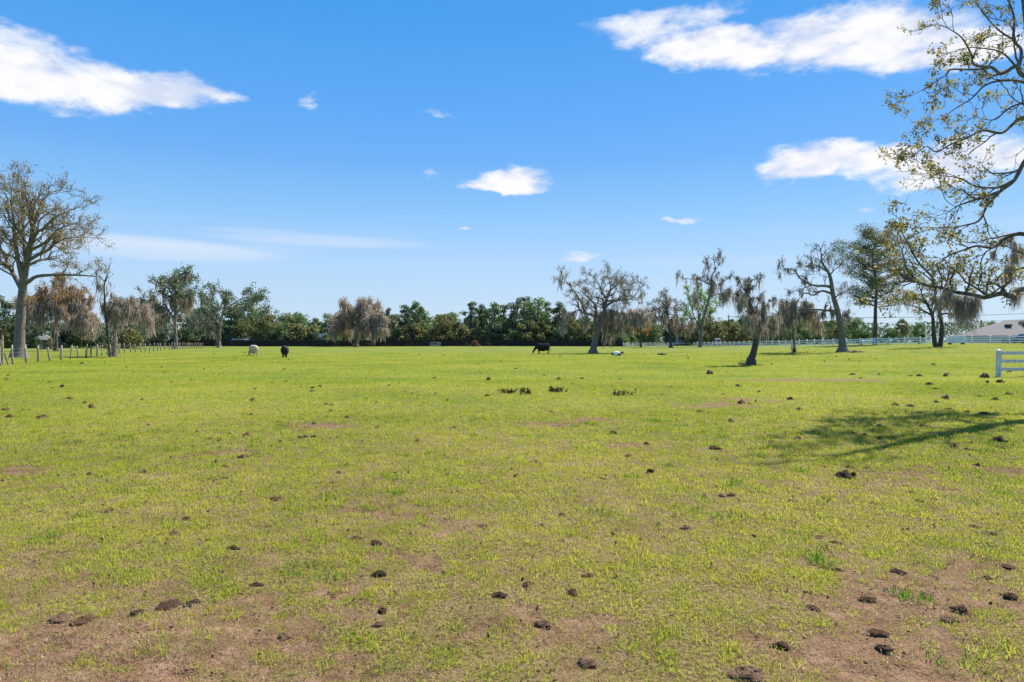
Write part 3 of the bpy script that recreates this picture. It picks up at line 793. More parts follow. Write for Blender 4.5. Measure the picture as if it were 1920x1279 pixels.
# ---- tall gaunt oak with moss tassels
small_tree(51, 75, 1580, [(1579,640),(1577,619),(1570,582),(1562,554),(1558,526),(1553,511),(1541,492),(1540,476)], .52, .07,
    [([(1560,540),(1549,537),(1523,535),(1500,522),(1489,507),(1474,505)], .2, .03, -1.5),
     ([(1562,552),(1541,546),(1526,554),(1510,550),(1495,565)], .16, .03, 1.5),
     ([(1553,511),(1535,500),(1520,497),(1508,501)], .12, .03, -2),
     ([(1557,515),(1566,505),(1576,500)], .1, .02, 2),
     ([(1570,585),(1555,583),(1541,582),(1520,580),(1504,580),(1478,586)], .17, .04, -2.5),
     ([(1541,494),(1532,485),(1524,484)], .07, .02, 1.2),
     ([(1541,490),(1548,480),(1552,476)], .07, .02, -1),
     ([(1574,600),(1584,588),(1590,584)], .12, .03, 1.5),
     ([(1523,535),(1510,540),(1496,545)], .08, .02, 1),
     ([(1564,560),(1575,552),(1588,548)], .1, .03, -2)],
    'oak_tree', 'tall gaunt leafless oak with dark moss tassels and stout trunk before the white fence', M['bark_grey'],
    P=dict(OAK, gnarl=.5, rmin=.014, n=(6, 5, 3), rcap=.06), kw=dict(dens=1.6, L=1.6), tstart=.75,
    leaf=None, moss=dict(keep=lambda p: .17 if p.z < 5.4 else .016, per=16, len=1.2, w=.07, spread=.2, mat=M['moss_dark']),
    leaf2=(M['moss_dark'], .10), leaf_n=2, leaf_size=.12, leaf_spread=.08)

# ---- slim mossy tree beside it
small_tree(61, 78, 1489, [(1488,640),(1487,615),(1487,592),(1485,580)], .17, .07,
    [([(1487,592),(1475,586),(1462,590),(1455,597)], .08, .03, -1.5), ([(1487,590),(1500,584),(1516,586),(1528,594)], .08, .03, 1.5),
     ([(1486,584),(1478,578),(1470,580)], .06, .03, 2), ([(1487,586),(1496,576),(1508,578)], .06, .03, -2)],
    'oak_tree', 'slim low tree curtained in pale moss between the leaning oak and the gaunt oak', M['bark_dark'],
    P=dict(OAK, rmin=.02, n=(4, 3, 3)), kw=dict(dens=2.0, L=1.2), tstart=.8, leaf=M['leaf_dark'], leaf_n=2, leaf_size=.2, leaf_keep=.4,
    moss=dict(keep=.6, per=12, len=1.6, w=.09, spread=.25, mat=M['moss_pink']))

# ---- twin trunked oak by the white tank
def twin_oak():
    d = 85; s = Skel(71); rng = s.rng; P = dict(OAK, gnarl=.45, rmin=.022, n=(4, 4, 4)); loc = seat(1758, d); b = Vector(loc)
    limb(s, [b+Vector((-.15,0,-.2)), at(1752,640,d), at(1750,615,d), at(1748,592,d), at(1738,570,d), at(1728,552,d)], .34, .1, P, 2, 1.2, 2.4, .6, 9)
    limb(s, [b+Vector((.25,.1,-.2)), at(1764,640,d), at(1766,612,d), at(1762,588,d), at(1764,565,d), at(1772,540,d), at(1778,520,d)], .33, .1, P, 2, 1.2, 2.4, .6, 9)
    for (p, dz) in [([(1748,592),(1735,585),(1715,575),(1695,570)], 2), ([(1749,590),(1755,570),(1752,545),(1748,525)], -2), ([(1764,580),(1780,570),(1795,560)], 2),
                    ([(1738,570),(1720,560),(1705,560)], -2), ([(1764,590),(1778,588),(1792,592)], -3)]:
        limb(s, px_limb(p, d, dz, rng), .16, .04, P, 2, 1.2, 2.2, .25, 7)
    tree_from(s, 'oak_tree', 'twin-trunked oak with tawny leaves beside the white tank', loc, M['bark_dark'], M['leaf_spring'], 3, .15, .17, .8,
              dict(keep=lambda p: .22 if p.z < 5.2 else .03, per=9, len=1.2, w=.07, spread=.2, mat=M['moss']), seed=8, leaf2=(M['leaf_olive'], .4))
twin_oak()

# ---- mossy trees along the wire fence, left
small_tree(81, 70, 214, [(215,640),(216,613),(218,592),(222,580)], .27, .12,
    [([(218,590),(232,578),(250,574),(268,580)], .12, .03, -1.5), ([(219,586),(228,572),(242,568)], .1, .03, 1.5), ([(218,592),(212,580),(208,576)], .08, .03, 1)],
    'oak_tree', 'stumpy tree with moss curtain on one side growing in the wire fence', M['bark_grey'], P=dict(OAK, rmin=.02, n=(4, 3, 3)), kw=dict(dens=1.8, L=1.2), tstart=.8,
    leaf=M['leaf_dark'], leaf_n=2, leaf_size=.2, leaf_keep=.25, moss=dict(keep=.6, per=14, len=1.7, w=.08, spread=.22, mat=M['moss_pink']))
small_tree(82, 69, 206, [(203,640),(200,613),(197,570),(195.5,544),(196,528)], .13, .07,
    [([(196,530),(190,520),(185,517)], .05, .015, .4), ([(196,532),(201,520),(203,508),(205,500)], .05, .012, -.4), ([(197,560),(205,546),(208,538)], .035, .01, .5), ([(199,590),(190,575),(186,566)], .03, .01, -.5)],
    'dead_tree', 'thin dead snag with bare twigs leaning beside the stumpy mossy tree', M['bark_dark'], P=dict(OAK, gnarl=.3, up=.1, rmin=.012, n=(3, 3, 3)), kw=dict(dens=1.2, L=.9, lvl=1), tstart=.4, leaf=None,
    moss=dict(keep=.03, per=6, len=.7, w=.05, spread=.1))
small_tree(83, 105, 105, [(104,625),(104,606),(106,590),(108,575)], .36, .2,
    [([(105,590),(90,570),(75,560)], .18, .05, 2), ([(106,585),(120,566),(140,560),(155,572)], .18, .05, -2), ([(107,580),(105,560),(112,545)], .15, .05, 2), ([(106,592),(125,585),(148,592)], .14, .04, -3), ([(105,592),(88,588),(66,580)], .14, .04, -2)],
    'oak_tree', 'rounded oak with orange leaves over long grey moss beards behind the wire fence', M['bark_dark'], P=dict(OAK, rmin=.03, n=(4, 4, 3)), kw=dict(dens=1.2, L=2.8), tstart=.75,
    leaf=M['leaf_orange'], leaf_n=3, leaf_size=.24, leaf_spread=.22, leaf_keep=lambda p: .75 if p.z > 6.2 else .12, moss=dict(keep=.55, per=12, len=2.3, w=.13, spread=.4, mat=M['moss_pink']))
small_tree(84, 140, 330, [(329,630),(328,600),(330,575),(330,552)], .5, .25,
    [([(329,600),(312,580),(295,572),(282,568)], .25, .08, 3), ([(330,590),(345,570),(355,560)], .25, .08, -3), ([(330,570),(318,545),(308,535)], .22, .08, -3), ([(330,560),(338,540),(345,526)], .22, .08, 3), ([(330,555),(328,535),(330,525)], .2, .08, 1), ([(329,595),(315,590),(290,590)], .2, .06, -4)],
    'oak_tree', 'tall dark-leaved oak with pale moss draped below at the end of the wire fence', M['bark_grey'], P=dict(OAK, rmin=.04, n=(4, 4, 3)), kw=dict(dens=.75, L=3.4), tstart=.7,
    leaf=M['leaf_dark'], leaf_n=3, leaf_size=.42, leaf_spread=.32, leaf_keep=lambda p: .8 if p.z > 8 else .4, moss=dict(keep=lambda p: .45 if p.z < 10.5 else .05, per=12, len=2.6, w=.2, spread=.6, mat=M['moss_pink']))
small_tree(85, 170, 411, [(410,630),(413,610),(417,590),(422,572)], .5, .25,
    [([(413,612),(400,595),(390,580),(382,565)], .25, .08, 3), ([(418,590),(420,570),(414,555)], .22, .08, -3), ([(420,582),(438,570),(455,560),(470,556)], .25, .08, 3), ([(420,580),(450,578),(475,568),(492,574)], .22, .08, -3), ([(412,612),(395,610),(380,600)], .2, .06, -3)],
    'oak_tree', 'pale-trunked oak with dark feathery crown before the black fence', M['bark_pale'], P=dict(OAK, rmin=.05, n=(4, 4, 3)), kw=dict(dens=.7, L=4.0), tstart=.75,
    leaf=M['leaf_dark'], leaf_n=3, leaf_size=.48, leaf_spread=.4, leaf_keep=.7, moss=dict(keep=lambda p: .3 if p.z < 8 and p.x < -70 else .03, per=10, len=2.6, w=.25, spread=.7, mat=M['moss']))
small_tree(86, 190, 668, [(668,630),(670,615),(672,600)], .5, .3,
    [([(670,615),(655,600),(642,600)], .25, .1, 3), ([(671,610),(685,595),(700,600)], .25, .1, -3), ([(671,605),(665,588),(660,580)], .22, .1, -3), ([(672,602),(682,585),(688,578)], .22, .1, 3), ([(670,615),(690,612),(708,615)], .2, .08, -4), ([(670,615),(650,612),(638,614)], .2, .08, 4)],
    'oak_tree', 'rounded pinkish-grey moss-covered oak before the black fence', M['bark_grey'], P=dict(OAK, rmin=.06, n=(4, 4, 3)), kw=dict(dens=.8, L=3.8), tstart=.7,
    leaf=M['moss_pink'], leaf_n=4, leaf_size=.40, leaf_spread=.45, leaf_keep=.8, moss=dict(keep=.75, per=12, len=2.4, w=.26, spread=.7, mat=M['moss_pink']))
small_tree(87, 168, 1258, [(1258,635),(1256,618),(1254,600),(1250,582)], .42, .18,
    [([(1256,615),(1240,600),(1225,592)], .2, .06, 3), ([(1255,605),(1266,590),(1272,578)], .2, .06, -3), ([(1252,595),(1248,575),(1252,563)], .18, .06, 3), ([(1254,600),(1240,585),(1230,576)], .18, .06, -3), ([(1257,618),(1272,610),(1284,612)], .16, .06, 2)],
    'oak_tree', 'sparse brown oak with mossy lower limbs in front of the gap in the white fence', M['bark_dark'], P=dict(OAK, rmin=.035, n=(6, 4, 3)), kw=dict(dens=1.0, L=3.0), tstart=.7,
    leaf=M['moss_dark'], leaf_n=2, leaf_size=.32, leaf_spread=.3, leaf_keep=.45, moss=dict(keep=lambda p: .45 if p.z < 8 else .05, per=9, len=1.9, w=.2, spread=.5, mat=M['moss_pink']))
small_tree(88, 196, 1311, [(1311,630),(1309,610),(1311,590)], .4, .25,
    [([(1310,612),(1300,590),(1296,572),(1292,556)], .22, .07, 3), ([(1311,605),(1316,580),(1326,562)], .22, .07, -3), ([(1311,615),(1328,595),(1340,580)], .22, .07, 2), ([(1310,615),(1296,600),(1288,590)], .2, .07, -2), ([(1311,595),(1308,570),(1310,552)], .2, .06, 1)],
    'tree', 'loose tree in bright spring green leaf behind the white fence gap', M['bark_grey'], P=dict(OAK, gnarl=.3, up=.1, rmin=.05, n=(4, 4, 3)), kw=dict(dens=.9, L=3.0), tstart=.6,
    leaf=M['leaf_bright'], leaf_n=3, leaf_size=.42, leaf_spread=.4, leaf_keep=.5)
small_tree(89, 180, 1202, [(1202,632),(1203,618)], .3, .2,
    [([(1203,618),(1192,606),(1186,600)], .15, .06, 2), ([(1203,618),(1212,606),(1218,602)], .15, .06, -2), ([(1203,618),(1203,606),(1202,600)], .15, .06, 1)],
    'small_tree', 'low orange-leaved tree behind the spreading oak', M['bark_dark'], P=dict(OAK, rmin=.05, n=(4, 4, 3)), kw=dict(dens=1, L=2.6), tstart=.6,
    leaf=M['leaf_orange'], leaf_n=4, leaf_size=.36, leaf_spread=.35, leaf_keep=.8)

# ---- tall pine behind the white fence
def pine(loc, H, seed, label, r0, rb, crown, leaf2=None, group=None, clump=.42, nb=46):
    s = Skel(seed); rng = s.rng; b = Vector(loc)
    c = [b+Vector((rng.gauss(0, .05)*i, rng.gauss(0, .05)*i, H*i/8-.2)) for i in range(9)]
    s.br.append((c, [r0*(1-.8*i/8) for i in range(9)], 9))
    pos = []; pos2 = []
    for k in range(nb):
        t = crown+(1-crown)*(k+rng.random())/nb; z = H*t
        i = min(7, int(t*8)); p = c[i].lerp(c[i+1], t*8-i)
        a = rng.uniform(0, 2*math.pi); u = (t-crown)/(1-crown)
        rl = rb*math.sqrt(max(.04, 1-(2*u-.95)**2*.55))*rng.uniform(.55, 1.08)
        pts = [p]; d = Vector((math.cos(a), math.sin(a), rng.uniform(-.1, .5))).normalized()
        for j in range(5):
            d = (d+Vector((rng.gauss(0, .15), rng.gauss(0, .15), .07))).normalized(); pts.append(pts[-1]+d*rl/5)
        s.br.append((pts, [.10*(1-.8*j/5)*(r0/.35) for j in range(6)], 4))
        for j in range(2, 6):
            for w in range(3 if j > 2 else 1):
                q = pts[j]+Vector((rng.gauss(0, rl*.10), rng.gauss(0, rl*.10), rng.gauss(.15, .2)))
                for _ in range(26):
                    pos.append((q.x+rng.gauss(0, clump), q.y+rng.gauss(0, clump), q.z+rng.gauss(0, clump*.6)))
                if leaf2 and rng.random() < leaf2(q):
                    for _ in range(14): pos2.append((q.x+rng.gauss(0, clump), q.y+rng.gauss(0, clump), q.z+rng.gauss(0, clump*.7)))
    root = thing('pine_tree', label, 'tree', loc, 0, group)
    link('trunk', tubes_mesh('trunk', [x for x in s.br if x[2] > 5], loc, M['bark_pine']), root)
    stuff(link('branches', tubes_mesh('branches', [x for x in s.br if x[2] <= 5], loc, M['bark_pine']), root))
    stuff(link('crown', leaves_mesh('crown', pos, .30, loc, M['leaf_dark'], seed, .4), root))
    if pos2: stuff(link('vine_leaves', leaves_mesh('vine_leaves', pos2, .26, loc, M['leaf_orange'], seed+1), root))
    return root
_d = 121
pine(seat(1640, _d), at(0, 446, _d).z-seat(1640, _d)[2], 5, 'tall round-crowned pine with tawny vine leaves behind the white fence', .38, 6.9, .36,
     lambda q: .62 if (q.z > 13 and q.x > 62) else (.22 if abs(q.x-64.2) < 1.6 else .06), clump=.44, nb=70)

# ---- the wooded edge behind the black fence: each tree its own object, built from a few kinds
def crown_tree(seed, H, W, leaf, lobes, n, size, base=.22, bark=None, gaps=.0):
    """a trunk with limbs and a crown of leaf clumps; returns (trunk mesh, crown mesh)"""
    rng = random.Random(seed); nr = np.random.default_rng(seed)
    s = Skel(seed)
    s.br.append(([Vector((rng.gauss(0, .06)*i, rng.gauss(0, .06)*i, H*.75*i/6-.2)) for i in range(7)], [.022*H*(1-.12*i) for i in range(7)], 7))
    pos = []
    for k in range(lobes):
        t = base+(1-base)*((k+rng.random())/lobes); u = (t-base)/(1-base)
        rr = W*.5*math.sqrt(max(.08, 1-(1.75*u-.70)**2))*rng.uniform(.25, .85); a = rng.uniform(0, 6.283)
        c = np.array([rr*math.cos(a), rr*math.sin(a), H*t*rng.uniform(.88, 1.03)])
        R0 = W*rng.uniform(.10, .20)
        m = int(n/lobes*rng.uniform(.7, 1.3))
        v = nr.normal(size=(m, 3)); v /= np.linalg.norm(v, axis=1, keepdims=True)
        q = c+v*R0*nr.uniform(.35, 1.05, (m, 1))*np.array([1, 1, .72])
        pos.append(q)
        p0 = Vector((0, 0, max(H*.15, c[2]*.55))); s.br.append(([p0, p0.lerp(Vector(c), .5)+Vector((0, 0, .2)), Vector(c)], [.010*H, .007*H, .003*H], 4))
    pos = np.concatenate(pos)
    # keep the upper outline uneven
    pos = pos[nr.uniform(0, 1, len(pos)) > gaps*np.clip(pos[:, 2]/H, 0, 1)]
    return tubes_mesh('trunk', s.br, (0, 0, 0), bark or M['bark_grey']), leaves_mesh('crown', pos, size, (0, 0, 0), leaf, seed, .8)

KIND = {}
for k, (lf, H, W, lobes, n, size, base) in {
        'dark': ('leaf_dark', 13, 8.5, 34, 4200, .46, .16), 'dark2': ('leaf_dark', 14, 6.5, 30, 3600, .44, .14), 'mid': ('leaf_mid', 11, 9, 34, 4000, .46, .12),
        'mid2': ('leaf_mid', 12, 8, 30, 3600, .46, .16), 'olive': ('leaf_oliveb', 9, 10, 34, 4000, .46, .08), 'olive2': ('leaf_oliveb', 10, 8, 30, 3400, .46, .10), 'feather': ('leaf_dark', 15, 5.5, 20, 2200, .42, .42),
        'bush': ('leaf_mid', 5.5, 7, 26, 2600, .40, .06), 'bushd': ('leaf_dark', 5.0, 6, 24, 2400, .40, .06), 'busho': ('leaf_oliveb', 4.5, 6.5, 24, 2400, .40, .06)}.items():
    KIND[k] = (crown_tree(900+len(KIND), H, W, M[lf], lobes, n, size, base, gaps=.25), H)

ZONES = [(-999, 'beside the tall oak behind the wire fence'), (130, 'near the stumpy mossy tree'), (280, 'near the end of the wire fence'), (380, 'behind the pale-trunked oak'), (520, 'behind the cream and black cows'), (640, 'beside the pinkish mossy oak'), (745, 'behind the steel cattle panel'),
         (860, 'behind the brush heap'), (960, 'behind the grazing black cow'), (1060, 'behind the spreading oak'), (1200, 'behind the sparse brown oak'), (1330, 'behind the leaning oak'), (1460, 'behind the slim mossy tree'), (1550, 'near the pine'), (1680, 'behind the twin-trunked oak'), (1840, 'beside the house')]
def zone(px): return [z for p, z in ZONES if px >= p][-1]

def place(kind, name, label, px, d, top_py, group, wide=1.0, seed=0, cat='tree'):
    if group: label = label+', '+zone(px)
    (tm, cm), H = KIND[kind]; loc = seat(px, d); rng = random.Random(seed*7+int(px))
    h = at(px, top_py, d).z-loc[2]; sc = h/H
    root = thing(name, label, cat, loc, rng.uniform(0, 6.28), group)
    root.scale = (sc*wide, sc*wide, sc)
    link('trunk', tm, root); stuff(link('crown', cm, root))
    return root

LAB = {'dark': 'dark evergreen tree with broad crown', 'dark2': 'dark evergreen tree with narrow crown', 'mid': 'mid-green tree with broad crown',
       'mid2': 'mid-green tree with narrow crown', 'olive': 'low olive-brown tree with wide crown', 'olive2': 'olive-brown tree with narrower crown',
       'feather': 'tall thin tree with dark tufted top', 'bush': 'mid-green bush', 'bushd': 'dark green bush', 'busho': 'olive-brown bush'}
EDGE = [('dark',-420,140,560),('mid',-350,150,570),('olive',-290,140,585),('dark2',-235,150,565),('mid2',-175,145,575),('mid',-120,150,560),('dark',-60,160,565),('dark',8,150,556),('dark2',48,165,575),('olive2',150,150,590),('mid2',182,175,596),('dark',246,160,572),('dark2',268,170,582),('dark',300,200,575),('dark',352,200,572),('dark2',392,215,556),
        ('mid',372,212,580),('mid2',440,212,572),('mid',468,215,565),('dark2',492,222,588),('olive',505,212,592),('olive',455,208,600),('olive2',548,214,594),('mid',560,220,592),('mid2',590,218,594),('mid',618,216,590),('dark',645,222,584),('dark2',655,226,574),
        ('feather',703,218,567),('feather',730,222,576),('mid',712,222,598),('dark2',760,216,572),('mid2',778,214,562),('mid',795,218,585),('olive',830,212,592),('mid',845,222,588),('dark2',884,216,566),('dark',905,222,572),('mid2',925,214,564),('dark2',945,222,572),
        ('dark',968,216,560),('dark2',985,222,556),('mid',1005,214,562),('dark2',1024,220,566),('dark',1048,216,568),('olive2',1066,210,592),('mid',1092,220,600),('olive2',1140,214,606),('mid2',1168,222,600),('dark',1196,226,604),('mid',1225,226,608),
        ('mid',1278,236,606),('olive2',1345,240,604),('mid2',1372,225,596),('mid',1392,215,592),('mid2',1425,205,600),('mid',1452,200,600),('olive2',1478,195,602),('mid',1500,190,604),('olive2',1530,180,600),('mid2',1560,175,598),('mid2',1600,150,600),('olive2',1690,150,598),('mid',1722,165,606),
        ('mid',1860,165,604),('dark',1925,150,596),('mid2',1990,150,580),('dark',2060,140,570)]
for i, (k, px, d, ty) in enumerate(EDGE):
    place(k, {'dark': 'evergreen_tree', 'dark2': 'evergreen_tree', 'feather': 'tall_tree'}.get(k, 'tree'), LAB[k], px, d, ty, 'trees of the wooded edge, '+k.rstrip('2')+(' narrow' if k.endswith('2') else ''), 1.0+.15*math.sin(i*2.3), i)
_r = random.Random(78)
for k in range(30):
    px = 372+k*28+_r.uniform(-8, 8); kd = _r.choice(['olive', 'mid', 'mid', 'olive2', 'mid2', 'dark'])
    place(kd, 'evergreen_tree' if kd == 'dark' else 'tree', LAB[kd], px, _r.uniform(222, 230), _r.uniform(586, 602), 'trees of the wooded edge, '+kd.rstrip('2')+(' narrow' if kd.endswith('2') else ''), 1.1, k+100)
for k in range(15):
    px = 1225+k*27+_r.uniform(-8, 8); kd = _r.choice(['olive', 'mid', 'olive2', 'olive', 'dark'])
    place(kd, 'evergreen_tree' if kd == 'dark' else 'tree', LAB[kd], px, 238-(px-1225)*.16, _r.uniform(594, 610), 'trees of the wooded edge, '+kd.rstrip('2')+(' narrow' if kd.endswith('2') else ''), 1.1, k+200)
_r = random.Random(77)
px = -40
i = 0
while px < 1580:
    d = (148 if px < 270 else 209) if px < 1180 else (232 if px < 1330 else 205-(px-1330)*.22)
    k = _r.choice(['bush', 'bushd', 'busho']) if px > 280 else _r.choice(['bushd', 'bushd', 'busho'])
    place(k, 'bush', LAB[k], px, d+_r.uniform(-2, 4), _r.uniform(606, 622), 'bushes of the wooded edge, '+k, _r.uniform(.9, 1.2), i, 'bush')
    px += _r.uniform(22, 34); i += 1

def wood_mass():
    """the wood goes on behind: one mass of leaves too far off to tell apart"""
    r = np.random.default_rng(5); n = 42000
    x = r.uniform(-330, 330, n); y = r.uniform(236, 262, n)
    hh = 5.2+5.0*fbm(x*.05, y*.03, 71, 4)
    z = hh*np.sqrt(r.uniform(0, 1, n))+terrain(x, y)
    me = leaves_mesh('distant_wood', np.stack([x, y, z], -1), .85, (0, 0, 0), M['leaf_dark'], 4, .8)
    o = link('distant_wood', me); o['kind'] = 'stuff'; o['label'] = 'far green wood behind the wooded edge'; o['category'] = 'wood'
wood_mass()

# ---- dark palm shrubs under the pine
def palm_shrub(px, d, h, seed, label):
    rng = random.Random(seed); V = []; Q = []; loc = seat(px, d)
    for k in range(60):
        a = rng.uniform(0, 6.283); e = rng.uniform(.25, 1.4); L = h*rng.uniform(.6, 1.05)
        d0 = Vector((math.cos(a)*math.cos(e), math.sin(a)*math.cos(e), math.sin(e)))
        st = Vector((rng.gauss(0, h*.22), rng.gauss(0, h*.22), 0)); c = st+d0*L*.62
        for j in range(13):
            f = (j/12-.5)*2.6; side = Vector((-math.sin(a), math.cos(a), 0))
            dd = (d0*math.cos(f)+side*math.sin(f)+Vector((0, 0, -.12))).normalized(); w = dd.cross(Vector((.3, .2, 1))).normalized()*.05
            b = len(V); tip = c+dd*L*.42; V += [tuple(c), tuple(c+dd*L*.2+w), tuple(tip), tuple(c+dd*L*.2-w)]; Q.append((b, b+1, b+2, b+3))
    root = thing('palm_shrub', label, 'shrub', loc, 0)
    mb = MB()
    for k in range(5): mb.tube([(rng.gauss(0, .2), rng.gauss(0, .2), -.1), (rng.gauss(0, .3), rng.gauss(0, .3), h*.45)], [.09, .05], 6)
    mb.build('stem', M['bark_dark'], root)
    stuff(link('fronds', mesh_np('fronds', V, [np.array(Q)], M['leaf_palm']), root))
palm_shrub(1614, 123, 3.2, 1, 'dark green fan-leaved shrub beside the pine trunk behind the white fence')
palm_shrub(1666, 124, 2.7, 2, 'lower fan-leaved shrub on the house side of the pine trunk')
palm_shrub(1722, 122, 2.2, 3, 'small fan-leaved shrub beside the white pole')

# ------------------------------------------------------------------ fences
M['vinyl'] = mat_noise('white fence board', (.78, .79, .81), (.86, .86, .87), 3, .45, 0, spec=.4)
M['vinyl_worn'] = mat_noise('weathered white fence board', (.42, .43, .47), (.74, .74, .76), 9, .6, .15, stretch=(1, 1, 1))
M['post_wood'] = mat_noise('weathered fence post', (.13, .11, .085), (.42, .38, .31), 7, .95, .4, stretch=(3, 3, .7))
M['wire'] = mat_noise('fence wire', (.16, .15, .14), (.26, .25, .24), 20, .5)
M['black_fence'] = mat_noise('black stained fence', (.012, .012, .014), (.035, .034, .038), 2.5, .9, .2, stretch=(4, 4, .5))
M['galv'] = mat_noise('galvanised steel', (.38, .39, .41), (.55, .56, .58), 6, .45, 0, spec=.5)

def poly_len(pts):
    out = [0.0]
    for a, b in zip(pts, pts[1:]): out.append(out[-1]+math.dist(a, b))
    return out
def poly_at(pts, cum, s):
    for i in range(len(pts)-1):
        if s <= cum[i+1] or i == len(pts)-2:
            t = (s-cum[i])/(cum[i+1]-cum[i]); a, b = pts[i], pts[i+1]
            return (a[0]+(b[0]-a[0])*t, a[1]+(b[1]-a[1])*t)

def board_fence(label, pts, spacing, h=1.22, mat=None, worn=.0, seed=0, rails=(.32, .68, 1.04), pw=.07, rh=.082):
    mat = mat or M['vinyl']; rng = random.Random(seed)
    cum = poly_len(pts); n = int(round(cum[-1]/spacing)); P = []
    for i in range(n+1):
        x, y = poly_at(pts, cum, cum[-1]*i/n); P.append(Vector((x, y, ground_z(x, y))))
    root = thing('board_fence', label, 'fence', P[0])
    pm = MB(); pm.box((-pw, -pw, -.15), (pw, pw, h)); k = len(pm.v)
    c = pw*1.25
    pm.raw([(-c, -c, h), (c, -c, h), (c, c, h), (-c, c, h), (-c, -c, h+.025), (c, -c, h+.025), (c, c, h+.025), (-c, c, h+.025), (0, 0, h+.07)],
           [(0, 1, 5, 4), (1, 2, 6, 5), (2, 3, 7, 6), (3, 0, 4, 7), (4, 5, 8), (5, 6, 8), (6, 7, 8), (7, 4, 8), (0, 3, 2, 1)])
    pmesh = pm.mesh('post', mat)
    for i, p in enumerate(P):
        q = P[min(i+1, n)]-P[max(i-1, 0)]
        o = link('post', pmesh, root, p-P[0]); o.rotation_euler = (rng.gauss(0, .012+worn), rng.gauss(0, .012+worn), math.atan2(q.y, q.x))
    for i in range(n):
        a, b = P[i], P[i+1]; d = (b-a); L = Vector((d.x, d.y, 0)).length; u = Vector((d.x, d.y, 0))/L; v = Vector((-u.y, u.x, 0))*.02
        for z in rails:
            jit = rng.gauss(0, .008+worn*.6); mb = MB()
            A = a-P[0]+u*(pw+.003)+Vector((0, 0, z)); B = b-P[0]-u*(pw+.003)+Vector((0, 0, z+jit)); H = Vector((0, 0, rh))
            mb.raw([A-v-H, A+v-H, B+v-H, B-v-H, A-v+H, A+v+H, B+v+H, B-v+H], [(0,3,2,1),(4,5,6,7),(0,1,5,4),(1,2,6,5),(2,3,7,6),(3,0,4,7)])
            mb.build('rail', mat, root)
    return root
board_fence('long white three-rail board fence climbing past the pine to the house', [(49.5, 186), (53.5, 152), (57.6, 125), (66.8, 111), (74, 100), (86, 80), (92, 68)], 2.5)
board_fence('far white board fence behind the spreading oak', [(30, 184), (44.5, 189)], 1.35, rails=(.32, .68, 1.04))
board_fence('short weathered white board fence with three rails beside the near oak', [(21.8, 30.6), (24.3, 30.6), (26.8, 30.5), (29.3, 30.4), (31.8, 30.3)], 2.5, 1.16, M['vinyl_worn'], .012, 4, rails=(.34, .70, 1.06), pw=.075, rh=.075)

def wire_fence():
    pts = [(-28.5, 33), (-33, 44), (-41.3, 66), (-49, 85), (-71, 157)]; cum = poly_len(pts)
    P = []; s = 0; rng = random.Random(12)
    while s < cum[-1]:
        x, y = poly_at(pts, cum, s); P.append(Vector((x, y, ground_z(x, y)))); s += rng.uniform(2.5, 3.5)
    root = thing('wire_fence', 'wire stock fence on crooked weathered wooden posts', 'fence', P[0])
    kinds = []
    for k in range(5):
        mb = MB(); r = rng.uniform(.055, .085); a, b = rng.gauss(0, .03), rng.gauss(0, .03)
        mb.tube([(0, 0, -.2), (a, b, .4), (a*1.5+rng.gauss(0, .02), b, .8), (a*.6, b*1.4, 1.2)], [r*1.1, r, r*.92, r*.85], 7); kinds.append(mb.mesh('post', M['post_wood'], True))
    tops = []
    for i, p in enumerate(P):
        o = link('post', kinds[i % 5], root, p-P[0]); o.rotation_euler = (rng.gauss(0, .045), rng.gauss(0, .045), rng.uniform(0, 6)); s = rng.uniform(.92, 1.12); o.scale = (s, s, s)
    for z in (.3, .55, .8, 1.05):
        mb = MB(); mb.tube([p-P[0]+Vector((0, 0, z+rng.gauss(0, .015))) for p in P], .006, 4); mb.build('wire', M['wire'], root)
    mb = MB(); q = Vector((-33, 44, ground_z(-33, 44)))-P[0]
    mb.tube([q+Vector((-.9, 2.0, -.1)), q+Vector((-.1, .1, 1.65))], .05, 7); mb.build('brace', M['post_wood'], root)
    mb = MB(); q = Vector((-33.3, 44.6, ground_z(-33, 44)))-P[0]
    mb.tube([q+Vector((0, 0, -.2)), q+Vector((0, 0, 2.0))], .075, 7); mb.build('corner_post', M['post_wood'], root)
wire_fence()

def black_fence():
    rng = random.Random(3); x = -118.0; y = 203.0
    root = thing('privacy_fence', 'long black solid panel fence before the wooded edge', 'fence', (x, y, ground_z(x, y)))
    o0 = Vector(root.location)
    pm = MB(); pm.box((-.06, -.06, -.2), (.06, .06, 2.0)); pm = pm.mesh('post', M['black_fence'])
    while x < 31:
        z = ground_z(x, y); h = 1.86+rng.gauss(0, .05)
        mb = MB(); nb = 8
        for k in range(nb):
            a, b = .07+k*2.26/nb, .07+(k+1)*2.26/nb-.02; hh = h+rng.gauss(0, .015)
            mb.box((a, -.02+rng.gauss(0, .006), -.1), (b, .012, hh))
        mb.box((.065, .014, .4), (2.335, .06, .5)); mb.box((.065, .014, 1.3), (2.335, .06, 1.4))
        mb.build('panel', M['black_fence'], root, Vector((x, y, z))-o0)
        link('post', pm, root, Vector((x, y, z))-o0); x += 2.4
black_fence()

